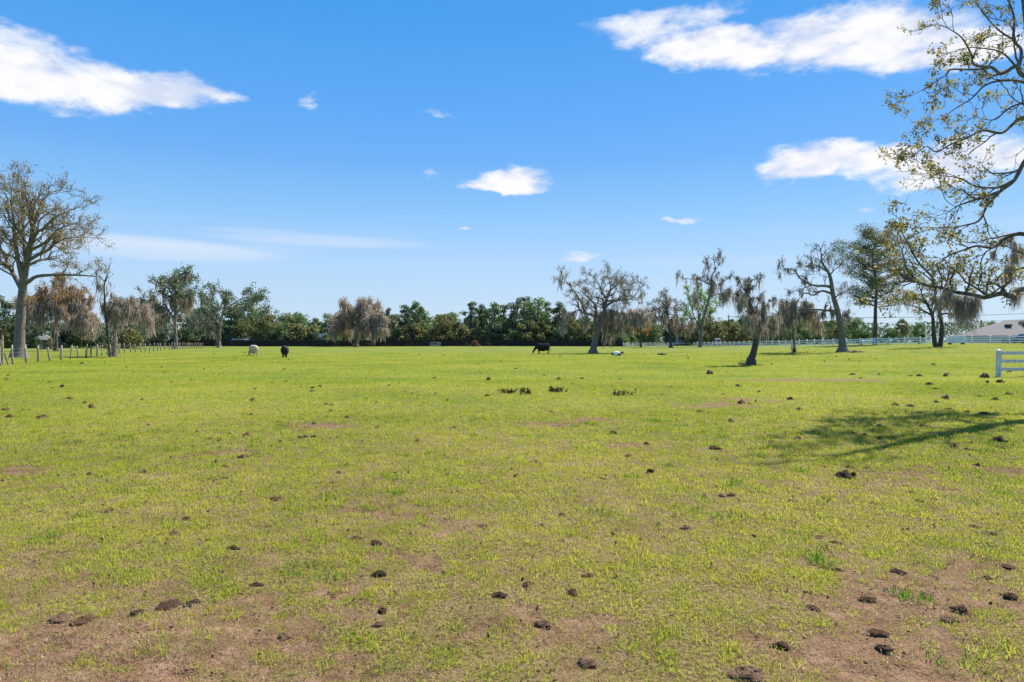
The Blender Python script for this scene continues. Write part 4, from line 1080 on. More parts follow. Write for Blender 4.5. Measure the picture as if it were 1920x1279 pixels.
# ------------------------------------------------------------------ cattle
M['hide_black'] = mat_noise('black hide', (.009, .008, .009), (.022, .018, .018), 5, .75)
M['hide_cream'] = mat_noise('cream hide', (.40, .31, .21), (.60, .52, .41), 3, .8)
def piebald():
    m, g = new_mat('black and white hide'); co = g.node('ShaderNodeTexCoord').outputs['Object']
    n = g.noise(co, 2.2, 2, .5); x = g.node('ShaderNodeSeparateXYZ'); g.l.new(co, x.inputs[0])
    f = g.ss(g.add(n, g.add(g.mul(g.ss(x.outputs[0], .36, .5), .6), g.mul(g.ss(x.outputs[0], -.40, -.62), .5))), .55, .62)
    principled(g, g.mix(f, (.72, .70, .66), (.015, .013, .014)), .8); return m
M['hide_pie'] = piebald()
M['hoof'] = mat_noise('hoof', (.02, .017, .014), (.05, .04, .035), 10, .6)

def remesh(mb, voxel, mat, name='body'):
    me = mb.mesh(name, mat); o = bpy.data.objects.new('tmp', me); COL.objects.link(o)
    r = o.modifiers.new('r', 'REMESH'); r.mode = 'VOXEL'; r.voxel_size = voxel; r.use_smooth_shade = True
    s = o.modifiers.new('s', 'SMOOTH'); s.factor = .5; s.iterations = 4
    bpy.context.view_layer.update()
    out = bpy.data.meshes.new_from_object(o.evaluated_get(bpy.context.evaluated_depsgraph_get()))
    bpy.data.objects.remove(o); bpy.data.meshes.remove(me)
    out.name = name
    if not out.materials: out.materials.append(mat)
    out.polygons.foreach_set('use_smooth', [True]*len(out.polygons))
    return out

def cow(label, px, d, rz, mat, size=1.0, head='graze', lift=0):
    b = MB()
    b.tube([(-.80,0,.84),(-.74,0,.83),(-.60,0,.80),(-.35,0,.76),(0,0,.72),(.32,0,.74),(.55,0,.80),(.68,0,.82)],
           [(.06,.08),(.27,.29),(.34,.39),(.37,.44),(.41,.49),(.37,.46),(.29,.39),(.18,.27)], 14)
    if head == 'graze':
        b.tube([(.52,0,.88),(.72,0,.80),(.92,0,.58),(1.06,0,.36)], [(.16,.26),(.13,.21),(.11,.16),(.09,.12)], 12)
        b.tube([(1.02,0,.42),(1.10,0,.30),(1.17,0,.17),(1.22,0,.06),(1.23,0,.02)], [(.09,.09),(.115,.12),(.095,.10),(.075,.075),(.05,.04)], 12)
        hd = (1.05, .38)
    else:
        b.tube([(.52,0,.90),(.72,0,.98),(.92,0,1.12),(1.0,0,1.2)], [(.16,.26),(.13,.2),(.11,.16),(.09,.12)], 12)
        b.tube([(.95,0,1.22),(1.05,0,1.18),(1.2,0,1.08),(1.3,0,1.0)], [(.09,.09),(.115,.12),(.09,.09),(.06,.06)], 12)
        hd = (1.0, 1.22)
    for s in (-1, 1):
        f = .06*s
        b.tube([(.46,.14*s,.72),(.46+f*.4,.16*s,.45),(.48+f,.15*s,.27),(.47+f,.15*s,.03)], [.13,.075,.055,.05], 9)
        b.tube([(-.58,.15*s,.86),(-.50-f,.19*s,.60),(-.66-f,.17*s,.36),(-.61-f,.16*s,.03)], [(.15,.20),(.10,.13),.058,.05], 9)
    loc = seat(px, d)
    root = thing('cow', label, 'cow', loc, rz); root.scale = (size,)*3
    link('body', remesh(b, .03, mat), root)
    for s in (-1, 1):
        e = MB(); e.tube([(hd[0],.09*s,hd[1]),(hd[0]-.02,.16*s,hd[1]+.015),(hd[0]-.02,.24*s,hd[1]-.02)], [(.025,.03),(.02,.06),(.006,.012)], 8); e.build('ear', mat, root, smooth=True)
    t = MB(); t.tube([(-.78,0,1.06),(-.86,0,1.0),(-.88,.02,.75),(-.87,.03,.5),(-.87,.03,.40),(-.87,.03,.27)], [.03,.025,.02,.018,.045,.01], 7); t.build('tail', mat, root, smooth=True)
    for (x, y) in ((.41,-.15),(.53,.15),(-.55,-.16),(-.67,.16)):
        h = MB(); h.tube([(x,y,-.005),(x,y,.05)], [.062,.054], 8); h.build('hoof', M['hoof'], root)
    return root
cow('black cow grazing with lowered head beside the spreading oak', 1018, 87, math.pi, M['hide_black'], 1.08)
cow('black cow seen end-on standing next to the cream cow', 534, 66, R(104), M['hide_black'], .98)
cow('cream-white cow standing next to the end-on black cow', 475, 75, R(134), M['hide_cream'], .98)

def calf():
    b = MB()
    b.tube([(-.62,0,.16),(-.5,0,.22),(-.25,0,.26),(.05,0,.27),(.3,0,.25),(.42,0,.24)], [(.05,.06),(.19,.17),(.25,.24),(.26,.25),(.2,.22),(.12,.15)], 12)
    b.tube([(.35,0,.30),(.5,0,.36),(.6,.03,.40)], [(.11,.13),(.09,.1),(.07,.08)], 10)
    b.tube([(.56,.02,.42),(.66,.05,.38),(.76,.1,.30),(.80,.12,.26)], [(.07,.07),(.085,.085),(.06,.06),(.04,.04)], 10)
    b.tube([(.25,-.14,.14),(.45,-.2,.08),(.28,-.24,.05)], [.08,.055,.045], 8); b.tube([(-.35,-.18,.16),(-.1,-.27,.09),(-.36,-.3,.05)], [.12,.07,.045], 8)
    b.tube([(.25,.14,.14),(.5,.18,.07),(.34,.22,.05)], [.08,.055,.045], 8)
    loc = seat(1157, 73); root = thing('calf', 'black and white calf lying in the grass beside the spreading oak', 'calf', loc, R(8)); root.scale = (.95,)*3
    link('body', remesh(b, .025, M['hide_pie']), root)
    for s in (-1, 1):
        e = MB(); e.tube([(.57,.07*s+.02,.45),(.55,.17*s+.02,.46),(.54,.21*s+.02,.44)], [(.02,.02),(.015,.04),(.005,.01)], 7); e.build('ear', M['hide_black'], root)
calf()

# ------------------------------------------------------------------ log, feeder, brush, weeds
def log():
    loc = seat(1241, 76); rng = random.Random(2)
    root = thing('log', 'dark fallen log lying in the open grass', 'log', loc, R(4)); m = MB()
    m.tube([(-.5,0,.08),(-.3,.02,.10),(0,-.02,.11),(.3,.03,.09),(.52,0,.07)], [.07,.10,.11,.09,.06], 9); m.build('stem', M['bark_dark'], root, smooth=True)
    m = MB(); m.tube([(-.1,0,.12),(-.05,-.1,.22),(.02,-.16,.25)], [.05,.03,.015], 6); m.build('branch_stub', M['bark_dark'], root)
log()

def feeder():
    loc = seat(816, 188); root = thing('livestock_panel', 'pale steel cattle panel standing before the black fence', 'cattle panel', loc, R(-4)); W, H = 1.35, 1.2
    m = MB()
    m.tube([(-W,0,.28),(-W,0,H-.12),(-W+.12,0,H),(W-.12,0,H),(W,0,H-.12),(W,0,.28),(W-.05,0,.22),(-W+.05,0,.22),(-W,0,.28)], .05, 7); m.build('frame', M['galv'], root)
    for z in (.5, .75):
        m = MB(); m.tube([(-W+.05,0,z),(W-.05,0,z)], .04, 6); m.build('bar', M['galv'], root)
    for x in (-.45, .45, .9):
        m = MB(); m.tube([(x,0.06,.22),(x,0.06,H)], .035, 6); m.build('upright', M['galv'], root)
    for x in (-W+.15, W-.15):
        m = MB(); m.tube([(x,0,-.1),(x,0,.28)], .045, 6); m.build('leg', M['galv'], root)
feeder()

M['twig_red'] = mat_leaf('dry reddish twig', [(0, (.12, .065, .04)), (.5, (.26, .15, .095)), (1, (.36, .24, .16))], .2)
def stick_heap(name, label, cat, loc, w, h, n, mat, seed, th=.03, ln=.9):
    rng = random.Random(seed); b = []
    for k in range(n):
        u = rng.gauss(0, .38); v = rng.gauss(0, .38); z = h*max(.04, math.exp(-(u*u+v*v)*2.2)*rng.uniform(.1, 1))
        c = Vector((u*w*.5, v*w*.5, z)); d = Vector((rng.gauss(0, 1), rng.gauss(0, 1), rng.gauss(.1, .45))).normalized(); L = ln*rng.uniform(.4, 1.1)
        p = [c-d*L*.5, c+Vector((rng.gauss(0, .06), rng.gauss(0, .06), rng.gauss(0, .06)))*L, c+d*L*.5]
        for q in p: q.z = max(q.z, .01)
        b.append((p, [th, th*.8, th*.4], 4))
    root = thing(name, label, cat, loc)
    o = link('sticks', tubes_mesh('sticks', b, (0, 0, 0), mat), root); o['kind'] = 'stuff'
stick_heap('brush_pile', 'heap of reddish dry brush before the black fence', 'brush pile', seat(891, 196), 2.9, 1.9, 420, M['twig_red'], 6, .04, 1.1)
stick_heap('fallen_branch', 'fallen twiggy branch at the foot of the leaning oak', 'branch', seat(1392, 44.3), .9, .3, 26, M['bark_dark'], 8, .014, .6)
stick_heap('fallen_branch', 'scatter of dead sticks at the foot of the gaunt oak', 'branch', seat(1604, 72), 2.4, .25, 50, M['bark_lichen'], 9, .018, .8)

M['weed'] = mat_leaf('weed leaf', [(0, (.03, .04, .015)), (.5, (.085, .08, .035)), (1, (.17, .12, .06))], .3)
def weed(px, py, w, h, n, seed, label, group=None):
    rng = random.Random(seed); x, d = gp(px, py); loc = (x, d, ground_z(x, d)); pos = []; br = []
    for k in range(n):
        bx, by = rng.uniform(-.5, .5)*w, rng.gauss(0, .08); hh = h*rng.uniform(.5, 1.15); tx, ty = bx+rng.gauss(0, .05), by+rng.gauss(0, .05)
        br.append(([Vector((bx, by, -.02)), Vector(((bx+tx)/2, (by+ty)/2, hh*.5)), Vector((tx, ty, hh))], [.007, .005, .003], 4))
        for j in range(16):
            t = rng.uniform(.12, 1.05); pos.append((bx+(tx-bx)*t+rng.gauss(0, .028), by+(ty-by)*t+rng.gauss(0, .028), max(.01, hh*t+rng.gauss(0, .012))))
    root = thing('weed_clump', label, 'weeds', loc, 0, group)
    o = link('stems', tubes_mesh('stems', br, (0, 0, 0), M['weed']), root); o['kind'] = 'stuff'
    o = link('leaves', leaves_mesh('leaves', pos, .055, (0, 0, 0), M['weed'], seed, .6), root); o['kind'] = 'stuff'
weed(951, 738, .52, .13, 14, 1, 'low brown-green weed clump beside the stubby dark weed')
weed(985, 741, .28, .20, 16, 2, 'stubby dark weed, tallest of the weeds in the pasture')
weed(1045, 736, .62, .15, 22, 3, 'long ragged row of brown weeds in the pasture')
weed(1167, 742, .50, .14, 13, 4, 'thin straggling dark weed clump set apart from the other weeds')

# ------------------------------------------------------------------ dung all over the pasture
def mat_dung():
    m, g = new_mat('cow dung'); co = g.node('ShaderNodeTexCoord').outputs['Object']; r = g.node('ShaderNodeObjectInfo').outputs['Random']
    n = g.noise(co, 14, 5, .65); n2 = g.noise(co, 40, 3, .6)
    c = g.mix(g.ss(n, .35, .65), (.018, .012, .009), (.12, .078, .05)); c = g.mix(g.mul(g.ss(r, .35, .95), g.mul(n, 1.2)), c, (.21, .115, .065)); c = g.mix(g.ss(n2, .55, .75), c, (.16, .11, .07))
    principled(g, c, .95, (g.add(n, g.mul(n2, .5)), 1.0, .02), .15); return m
M['dung'] = mat_dung()
M['dung_old'] = mat_noise('old dry dung', (.05, .030, .019), (.22, .135, .08), 12, .95, .8)
def dung_mesh(seed, lumps, mat='dung'):
    rng = random.Random(seed); nr = np.random.default_rng(seed); V = []; Fq = []; Ft = []
    for l in range(lumps):
        cx, cy = (0, 0) if l == 0 else (rng.uniform(-.32, .32), rng.uniform(-.22, .22)); R0 = (.40 if lumps > 1 else .5)*rng.uniform(.6, 1.0) if l else (.36 if lumps > 1 else .5)
        H = rng.uniform(.16, .34)*(1 if l == 0 else .8); nu, nv = 14, 6; off = len(V); ph = rng.uniform(0, 9)
        for j in range(nv):
            t = j/(nv-1)*math.pi/2
            for i in range(nu):
                a = 2*math.pi*i/nu; w = 1+.22*math.sin(2*a+ph)+.14*math.sin(5*a+ph*2)+rng.gauss(0, .10)
                V.append((cx+R0*math.cos(t)**.75*math.cos(a)*w, cy+R0*math.cos(t)**.75*math.sin(a)*w, H*math.sin(t)*(1+rng.gauss(0, .22))-.03))
        for j in range(nv-1):
            for i in range(nu): Fq.append((off+j*nu+i, off+j*nu+(i+1) % nu, off+(j+1)*nu+(i+1) % nu, off+(j+1)*nu+i))
    return mesh_np('cow_pat', V, [np.array(Fq)], M[mat], True)
DUNG = [dung_mesh(s, l) for s, l in [(1, 1), (2, 2), (3, 3), (4, 1), (5, 2), (6, 4), (7, 3), (8, 2)]]+[dung_mesh(s, l, 'dung_old') for s, l in [(11, 2), (12, 4), (13, 5), (14, 3)]]

C1 = [(505,692,70),(585,710,40),(1225,722,50),(1270,714,40),(1373,597,60),(1215,628,40),(1260,650,45),(1540,827,80),(1045,935,65),(980,1015,60),(1385,470,65),(1420,525,40),(1765,480,35),(1720,480,25),(1690,485,30),(1770,405,28),(1855,335,30),(1410,352,28),(1420,275,40),(1430,212,25),(230,372,55),(60,370,50),(515,320,45),(480,292,35),(385,267,40),(165,330,30),(35,327,45),(130,330,25),(800,273,28),(565,470,55),(1240,505,25),(1180,497,28),(1290,465,25),(1092,538,32),(1580,500,20),(1905,690,40),(350,200,25),(290,205,22),(910,90,18),(925,118,18),(833,143,14),(710,90,14),(620,78,16),(460,68,20),(400,64,16),(1075,160,18),(965,172,14),(1150,100,12),(1240,95,14),(1350,110,12),(1600,100,16),(1665,130,20),(1605,170,22),(1695,203,14),(1760,207,28),(1800,198,20),(1755,225,26),(1865,300,14),(1835,297,12),(1530,178,12),(800,92,12),(750,122,12),(670,143,12),(280,175,25),(210,168,18),(35,157,26),(45,135,16),(130,92,12),(800,690,25),(835,418,18),(610,900,30),(210,620,20),(415,695,25)]
C2 = [(1080,622,65),(1738,680,85),(1718,523,55),(1530,457,55),(1880,925,75),(1240,920,55),(1615,588,60),(985,697,35),(935,607,30),(1465,710,60),(1115,985,70),(800,980,50),(205,430,45),(160,437,25),(630,430,35),(290,385,22),(200,377,30),(30,372,28),(600,272,25),(525,150,28),(820,250,30),(375,248,20),(400,238,14),(360,228,20),(325,180,18),(270,193,22),(195,287,20),(142,268,18),(655,193,14),(825,160,30),(770,72,14),(1145,135,18),(1222,157,24),(1350,152,22),(1372,77,12),(1300,184,14),(1422,215,12),(1092,100,12),(980,97,22),(780,120,10),(900,57,10),(1480,112,18),(1545,113,16),(1572,157,12),(1655,217,14),(1750,128,12),(1830,128,12),(1855,197,18),(1808,245,22),(530,240,18),(430,505,28),(165,117,10),(140,148,12),(300,105,12),(60,100,12),(1180,347,35)]
C3 = [(960,468,60),(1025,470,35),(1112,422,60),(1350,420,55),(1700,350,60),(1605,340,40),(1345,350,40),(1500,325,40),(1275,308,45),(1195,302,40),(1480,267,45),(1425,288,30),(1840,243,55),(1755,272,40),(1665,253,25),(1425,212,35),(1390,187,45),(1790,175,50),(1715,175,25),(1695,148,50),(1480,140,45),(1330,138,35),(1285,138,30),(1490,127,20),(1105,130,18),(955,130,35),(1000,150,20),(605,270,40),(430,228,20),(330,292,55),(375,296,20),(410,283,16),(228,240,18),(88,340,35),(150,345,20),(270,393,60),(170,542,90),(660,328,50),(640,490,60),(910,698,80),(960,695,30),(1110,495,40),(1530,543,55),(1610,555,50),(1780,505,80),(1775,545,60),(1835,115,25),(1410,75,25),(500,72,12),(865,30,12),(640,35,10),(150,127,45),(310,195,30),(1650,640,40),(930,650,40),(1030,655,60)]
C4 = [(1435,292,40),(975,5,60),(780,440,40),(1310,90,30),(1600,580,70)]
C5 = [(1130,570,50),(200,115,90),(72,80,60),(1395,292,35),(1040,358,30),(215,568,25)]
C6 = [(385,217,52),(220,245,50),(275,242,75),(605,268,38),(1320,278,70),(1410,268,60),(1485,325,80),(860,495,50),(1710,448,110),(1620,410,50),(860,643,55),(1495,930,55),(1820,630,70),(1825,798,70),(1030,815,60),(1130,1110,50),(15,420,80),(1095,1020,40),(1280,225,30),(1695,695,40)]
SPOTS = [(x/3, 660+y/3, w/3) for x, y, w in C1]+[(640+x/3, 660+y/3, w/3) for x, y, w in C2]+[(1280+x/3, 660+y/3, w/3) for x, y, w in C3]+[(x/3, 1000+y/3, w/3) for x, y, w in C4]+[(640+x/3, 980+y/3, w/3) for x, y, w in C5]+[(1280+x/2.98, 850+y/2.98, w/2.98) for x, y, w in C6]
rd = random.Random(99)
def dung(px, py, w, label, group=None, k=None, hz=1.0):
    x, d = gp(px, py)
    if d > 35:                                   # follow the rise of the ground
        for _ in range(6): d = (CAMH-ground_z((px-960)/F*d, d))*F/(py-640)
        x = (px-960)/F*d
    s = max(.09, w/F*d*((.88 if k is not None else .74) if d < 9 else (.86 if d < 14 else 1.05))); hz = hz*(1.75 if d > 16 else (1.4 if d > 8 else .85)); DUNG_AT.append((x, d, s))
    o = link('cow_pat', DUNG[(rd.randrange(12) if d < 14 else rd.randrange(8)) if k is None else k], None, (x, d, ground_z(x, d)))
    o.rotation_euler = (rd.gauss(0, .08), rd.gauss(0, .08), rd.uniform(0, 6.28)); q = rd.uniform(.6, 1.1)*hz
    o.scale = (s, s*rd.uniform(.75, 1.1), s*q)
    return tag(o, label, 'cow dung', group)
for (px, py, lab, w, k, hz) in [(110,1160,'broad flat brown cow pat touching a smaller one at the bare soil',54,8,.8),(155,1163,'dark oblong cow pat touching the broad flat brown one',40,0,1.0),(316,1133,'tall dark domed cow pat with green grass at its foot',44,3,1.5),(360,1128,'small cow pat right beside the tall dark domed one',24,0,.9),
        (711,1075,'small upright dark cow pat standing on end in the grass',15,3,2.0),(718,1143,'dark curled cow pat in thin grass near bare soil',28,4,1.2),(935,1120,'small brown cow pat in thin straw by itself',19,0,1.2),(1074,1113,'small round blackish cow pat beside a bright green tuft',17,3,1.5),
        (1100,1243,'reddish crumbled cow pat in sparse straw',28,10,.8),(1394,1268,'largest cow pat, reddish brown and crusted',70,9,.8),(1684,1070,'round black glossy cow pat in yellow grass',26,3,1.5),(1526,1140,'round brown cow pat on bare soil',20,0,1.5),
        (1804,1148,'dark cow pat at the far edge of the bare soil',25,1,1.2),(1468,1214,'flat dark cow pat in long yellow grass',31,1,.8),(1535,1005,'knobby dark cow pat beside a broken brown one',21,3,1.3),(1584,895,'wide lumpy cow pat, several lumps run together',38,5,.9)]:
    dung(px, py, w, lab, None, k, hz)
for (px, py, w) in SPOTS:
    near = py > 850
    dung(px, py, w, 'lumpy dark cow pat among the thinner grass of the pasture' if near else 'small dark cow pat dotting the even green pasture', 'cow pats in the thinner grass' if near else 'cow pats dotting the green pasture')
n_far = 0
while n_far < 46:
    px = rd.uniform(180, 1700); py = 658+abs(rd.gauss(0, 14))
    if py < 660: continue
    dung(px, py, rd.uniform(2.5, 5), 'small dark cow pat dotting the even green pasture', 'cow pats dotting the green pasture'); n_far += 1

# ------------------------------------------------------------------ buildings and vehicles beyond the fences
M['shingle'] = mat_noise('grey roof shingle', (.13, .125, .125), (.21, .20, .20), 9, .9, .2)
M['stucco'] = mat_noise('pale stucco', (.50, .47, .42), (.60, .57, .52), 6, .9)
M['trim'] = mat_noise('white trim', (.72, .72, .73), (.80, .80, .80), 4, .5)
M['white_metal'] = mat_noise('white painted metal', (.70, .73, .76), (.82, .83, .84), 2, .35, spec=.5)
def mat_glass():
    m, g = new_mat('dark window glass'); principled(g, (.02, .025, .03), .06, None, .8); return m
M['glass'] = mat_glass()
M['rubber'] = mat_noise('tyre rubber', (.012, .012, .012), (.03, .03, .03), 10, .8)
def paint(name, c):
    m, g = new_mat(name); p = principled(g, c, .25, None, .5); p.inputs['Coat Weight'].default_value = .6; return m
M['blue_paint'] = paint('dark blue car paint', (.015, .03, .13)); M['white_paint'] = paint('white car paint', (.75, .76, .78)); M['silver_paint'] = paint('silver car paint', (.45, .48, .52))

def hip_roof(m, x0, x1, y0, y1, ze, zr, ov=.5, th=.18):
    x0 -= ov; x1 += ov; y0 -= ov; y1 += ov; i = (y1-y0)/2; ym = (y0+y1)/2
    m.raw([(x0,y0,ze),(x1,y0,ze),(x1,y1,ze),(x0,y1,ze),(x0+i,ym,zr),(x1-i,ym,zr),(x0,y0,ze-th),(x1,y0,ze-th),(x1,y1,ze-th),(x0,y1,ze-th)],
          [(0,1,5,4),(1,2,5),(2,3,4,5),(3,0,4),(6,7,1,0),(7,8,2,1),(8,9,3,2),(9,6,0,3),(9,8,7,6)])

def house():
    x, y = (1940-960)/F*152, 152.0; z = ground_z(x, y)
    root = thing('house', 'low pale house with grey hipped shingle roof beyond the white fence', 'house', (x, y, z), R(-6))
    W, D = 13.0, 7.0
    m = MB(); m.box((-W, -D, -.4), (W, D, 2.45)); m.build('wall', M['stucco'], root)
    m = MB(); hip_roof(m, -W, W, -D, D, 2.5, 6.0); rf = m.build('roof', M['shingle'], root)
    m = MB(); m.raw([(-3.6,-D-2.6,2.52),(4.2,-D-2.6,2.52),(.3,-D-2.6,4.9),(-3.6,-D+1,2.52),(4.2,-D+1,2.52),(.3,-2.2,4.9)], [(0,1,2),(0,2,5,3),(1,4,5,2),(0,3,4,1)]); m.build('gable', M['shingle'], rf)
    m = MB(); m.box((-8, -3.6, 4.6), (-6.7, -3.0, 5.0)); m.build('roof_vent', M['bark_dark'], rf)
    m = MB(); m.box((-3.2, -D-2.2, -.4), (3.8, -D-.003, 2.5)); m.build('porch_wall', M['stucco'], root)
    for (a, b) in ((-11, -9.2), (-7.4, -5.6), (6, 7.8), (9.4, 11.2)):
        m = MB(); m.box((a, -D-.06, .8), (b, -D-.01, 2.0)); w = m.build('window', M['trim'], root)
        for (c, e) in ((a+.1, (a+b)/2-.04), ((a+b)/2+.04, b-.1)):
            m = MB(); m.box((c, -D-.075, .9), (e, -D-.062, 1.9)); m.build('pane', M['glass'], w)
    m = MB(); m.box((-.5, -D-2.26, -.1), (.5, -D-2.203, 2.0)); m.build('door', M['trim'], root)
house()

def shed(label, px, d, w, h, roof_mat, wall_mat, rz=0.0):
    loc = seat(px, d); root = thing('shed', label, 'shed', loc, rz); D = w*.7
    m = MB(); m.box((-w/2, -D/2, -.2), (w/2, D/2, h*.72)); m.build('wall', wall_mat, root)
    m = MB(); a, b, e, r = w/2+.3, D/2+.3, h*.72, h
    m.raw([(-a,-b,e-.06),(a,-b,e-.06),(a,b,e-.06),(-a,b,e-.06),(-a,-b,e),(a,-b,e),(a,b,e),(-a,b,e),(-a,0,r),(a,0,r)], [(0,3,2,1),(0,1,5,4),(4,5,9,8),(2,3,7,6),(6,7,8,9),(1,2,6,9,5),(3,0,4,8,7)]); m.build('roof', roof_mat, root)
    m = MB(); m.box((-.5, -D/2-.05, -.1), (.5, -D/2-.003, h*.62)); m.build('door', M['bark_grey'], root)
shed('pale-roofed shed half hidden behind the wire fence oaks', 82, 128, 1.7, 2.5, M['bark_pale'], M['bark_dark'])
place('bushd', 'bush', 'dark green bush before the shed behind the wire fence', 70, 124, 633, None, .6, 5, 'bush')
place('busho', 'bush', 'olive bush before the shed behind the wire fence', 93, 124, 636, None, .6, 6, 'bush')
shed('low pale-roofed shed behind the black fence by the pale-trunked oak', 454, 206.5, 4.6, 2.7, M['galv'], M['bark_grey'])
shed('whitish shed in the trees behind the black fence by the pinkish mossy oak', 600, 209, 3.0, 3.9, M['white_metal'], M['galv'])
place('bushd', 'bush', 'dark green bush standing before the whitish shed', 588, 205.5, 622, None, .7, 3, 'bush')
place('bush', 'bush', 'mid-green bush standing before the whitish shed', 611, 205.5, 627, None, .7, 4, 'bush')

def tank():
    loc = seat(1793, 102.5); root = thing('water_tank', 'white boxy water tank standing against the white fence', 'tank', loc, R(-14))
    m = MB(); pr = [(-1.15,.22),(-1.22,.35),(-1.22,1.1),(-1.1,1.28),(1.1,1.28),(1.22,1.1),(1.22,.35),(1.15,.22)]
    n = len(pr); m.raw([(x, -.5, z) for x, z in pr]+[(x, .5, z) for x, z in pr], [tuple(range(n)), tuple(range(2*n-1, n-1, -1))]+[(i, i+n, (i+1) % n+n, (i+1) % n) for i in range(n)]); m.build('shell', M['white_metal'], root)
    for z in (.5, .75, 1.0):
        m = MB(); m.box((-1.18, -.53, z-.03), (1.18, -.503, z+.03)); m.build('rib', M['white_metal'], root)
    for x in (-.85, .85):
        m = MB(); m.box((x-.12, -.4, -.12), (x+.12, .4, .215)); m.build('foot', M['bark_dark'], root)
    m = MB(); m.tube([(0,0,1.285),(0,0,1.36)], .2, 12); m.build('lid', M['white_metal'], root)
tank()

def pole():
    loc = seat(1736, 113.5); root = thing('marker_pole', 'plain white pole standing behind the white fence', 'pole', loc); m = MB()
    m.tube([(0,0,-.2),(0,0,3.0)], .085, 10); m.build('shaft', M['trim'], root)
    m = MB(); m.tube([(0,0,3.0),(0,0,3.05),(0,0,3.12)], [.10,.11,.03], 10); m.build('cap', M['trim'], root)
pole()

def car(label, px, d, rz, mat, tall=1.0, cat='car'):
    loc = seat(px, d); root = thing('parked_car', label, cat, loc, rz)
    W = .9
    side = [(-2.25,.45),(-2.28,.8),(-2.2,1.02),(-1.2,1.06),(2.0,1.05),(2.3,.85),(2.3,.45)]
    def prof(p, w0, w1):
        m = MB(); n = len(p); m.raw([(x, -(w0 if z < 1.1 else w1), z) for x, z in p]+[(x, (w0 if z < 1.1 else w1), z) for x, z in p], [tuple(range(n)), tuple(range(2*n-1, n-1, -1))]+[(i, i+n, (i+1) % n+n, (i+1) % n) for i in range(n)]); return m
    prof([(x, z) for x, z in side], W, W).build('body', mat, root)
    t = 1.62*tall
    prof([(-1.25,1.055),(-.55,t-.05),(-.3,t),(1.6,t),(1.85,t-.08),(2.1,1.055)], W-.03, W-.16).build('cabin', mat, root)
    for s in (-1, 1):
        for (a, b, c, e) in ((-.95, -.45, .35, .35), (.45, .45, 1.25, 1.2), (1.35, 1.3, 1.9, 1.7)):
            m = MB(); y0, y1 = s*(W-.02), s*(W-.125); z0, z1 = 1.14, t-.14
            m.raw([(a,y0,z0),(c,y0,z0),(e,y1,z1),(b,y1,z1),(a,y0-s*.05,z0),(c,y0-s*.05,z0),(e,y1-s*.05,z1),(b,y1-s*.05,z1)], [(0,1,2,3),(7,6,5,4),(0,4,5,1),(1,5,6,2),(2,6,7,3),(3,7,4,0)]); m.build('side_window', M['glass'], root)
        for x in (-1.4, 1.4):
            m = MB(); m.tube([(x, s*(W-.2), .34), (x, s*(W+.02), .34)], .34, 16); w = m.build('wheel', M['rubber'], root)
            m = MB(); m.tube([(x, s*(W-.02), .34), (x, s*(W+.03), .34)], .2, 12); m.build('rim', M['galv'], w)
        m = MB(); m.box((-2.31, s*.72-.14, .72), (-2.24, s*.72+.14, .86)); m.build('headlight', M['trim'], root)
        m = MB(); m.box((2.27, s*.75-.1, .8), (2.32, s*.75+.1, .95)); m.build('tail_light', M['twig_red'], root)
    m = MB(); m.raw([(-1.22,-.78,1.12),(-1.22,.78,1.12),(-.58,.68,t-.1),(-.58,-.68,t-.1),(-1.17,-.78,1.10),(-1.17,.78,1.10),(-.53,.68,t-.12),(-.53,-.68,t-.12)], [(0,3,2,1),(4,5,6,7),(0,1,5,4),(1,2,6,5),(2,3,7,6),(3,0,4,7)]); m.build('windscreen', M['glass'], root)
    return root
car('dark blue car parked behind the white fence before the house', 1924, 116, R(12), M['blue_paint'], 1.08)
car('white van seen end-on behind the white fence gap', 1345, 196, R(82), M['white_paint'], 1.35, 'van')
car('silver car parked far off through the gap in the white fence', 1272, 226, R(10), M['silver_paint'])
car('white car parked far off through the gap in the white fence', 1294, 228, R(4), M['white_paint'])

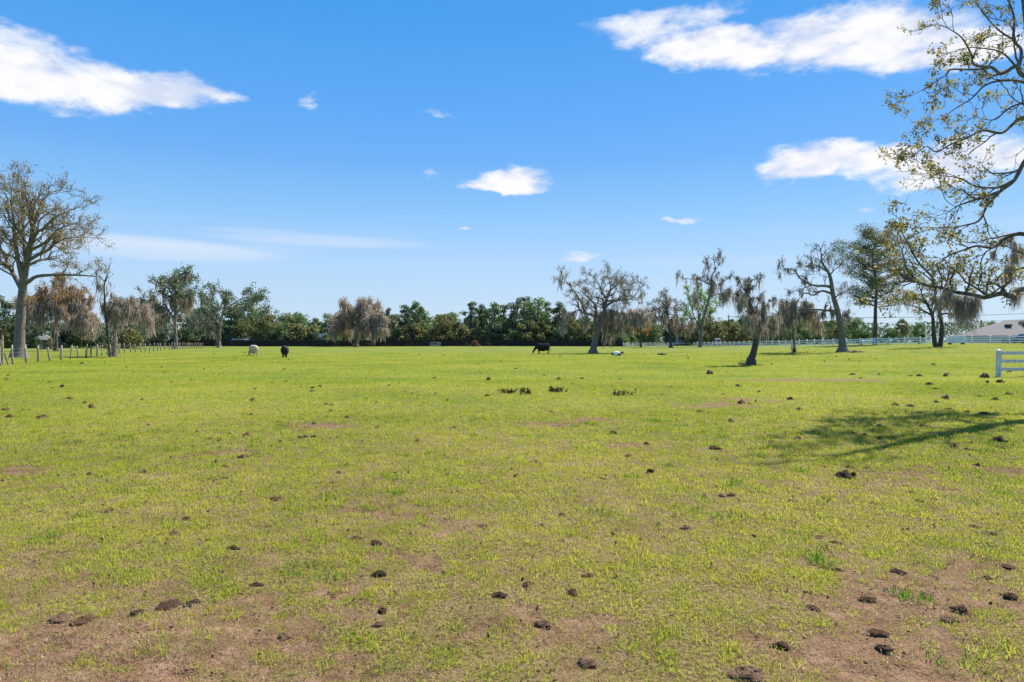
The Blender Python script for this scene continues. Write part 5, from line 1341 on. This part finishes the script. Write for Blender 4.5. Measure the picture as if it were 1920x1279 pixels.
def power():
    M['pole_wood'] = M['bark_dark']; P = []
    for k, (px, d, h, label) in enumerate([(1366, 188, 8.6, 'dark wooden utility pole among the trees behind the white fence'), (2130, 148, 9.0, 'dark wooden utility pole standing beyond the house')]):
        loc = seat(px, d); root = thing('utility_pole', label, 'utility pole', loc); m = MB(); m.tube([(0,0,-.3),(0,0,h)], [.17,.11], 9); m.build('shaft', M['bark_dark'], root)
        m = MB(); m.box((-.06, -1.0, h-.7), (.06, 1.0, h-.55)); m.build('crossarm', M['bark_dark'], root)
        P.append((Vector(loc), h))
    for (off, dz, lab) in ((-.8, -.52, 'upper thin black power cable between the utility poles'), (.8, -.52, 'second upper black power cable between the utility poles'), (.17, -1.9, 'low black cable slung between the utility poles')):
        a = P[0][0]+Vector((0, off, P[0][1]+dz)); b = P[1][0]+Vector((0, off, P[1][1]+dz)); m = MB()
        m.tube([a.lerp(b, t/14)-Vector((0, 0, 1.1*4*(t/14)*(1-t/14))) for t in range(15)], .03, 5)
        o = m.build('power_cable', M['rubber']); tag(o, lab, 'cable')
power()

# ------------------------------------------------------------------ dead leaves and crumbs lying in the grass
M['litter'] = mat_leaf('dead leaf', [(0, (.07, .04, .025)), (.4, (.17, .10, .06)), (.7, (.28, .18, .11)), (.95, (.36, .27, .19)), (1, (.55, .48, .40))], .2)
def litter():
    r = np.random.default_rng(15); n = 5200
    d = np.sqrt(r.uniform(1.6**2, 17**2, n)); x = r.uniform(-1, 1, n)*(.78*d+1.5)
    near = sstep((30-np.hypot(x, d))/15)
    z = terrain(x, d)+near*((fbm(x*1.1, d*1.1, 3)-.5)*.06+(fbm(x*7, d*7, 4, 3)-.5)*.028)+.014
    me = leaves_mesh('leaf_litter', np.stack([x, d, z], -1), .030*r.uniform(.4, 1.5, n), (0, 0, 0), M['litter'], 6, .55)
    o = link('leaf_litter', me); o['kind'] = 'stuff'; o['label'] = 'dead brown leaves and crumbs lying in the grass'; o['category'] = 'leaf litter'
litter()

make_grass()
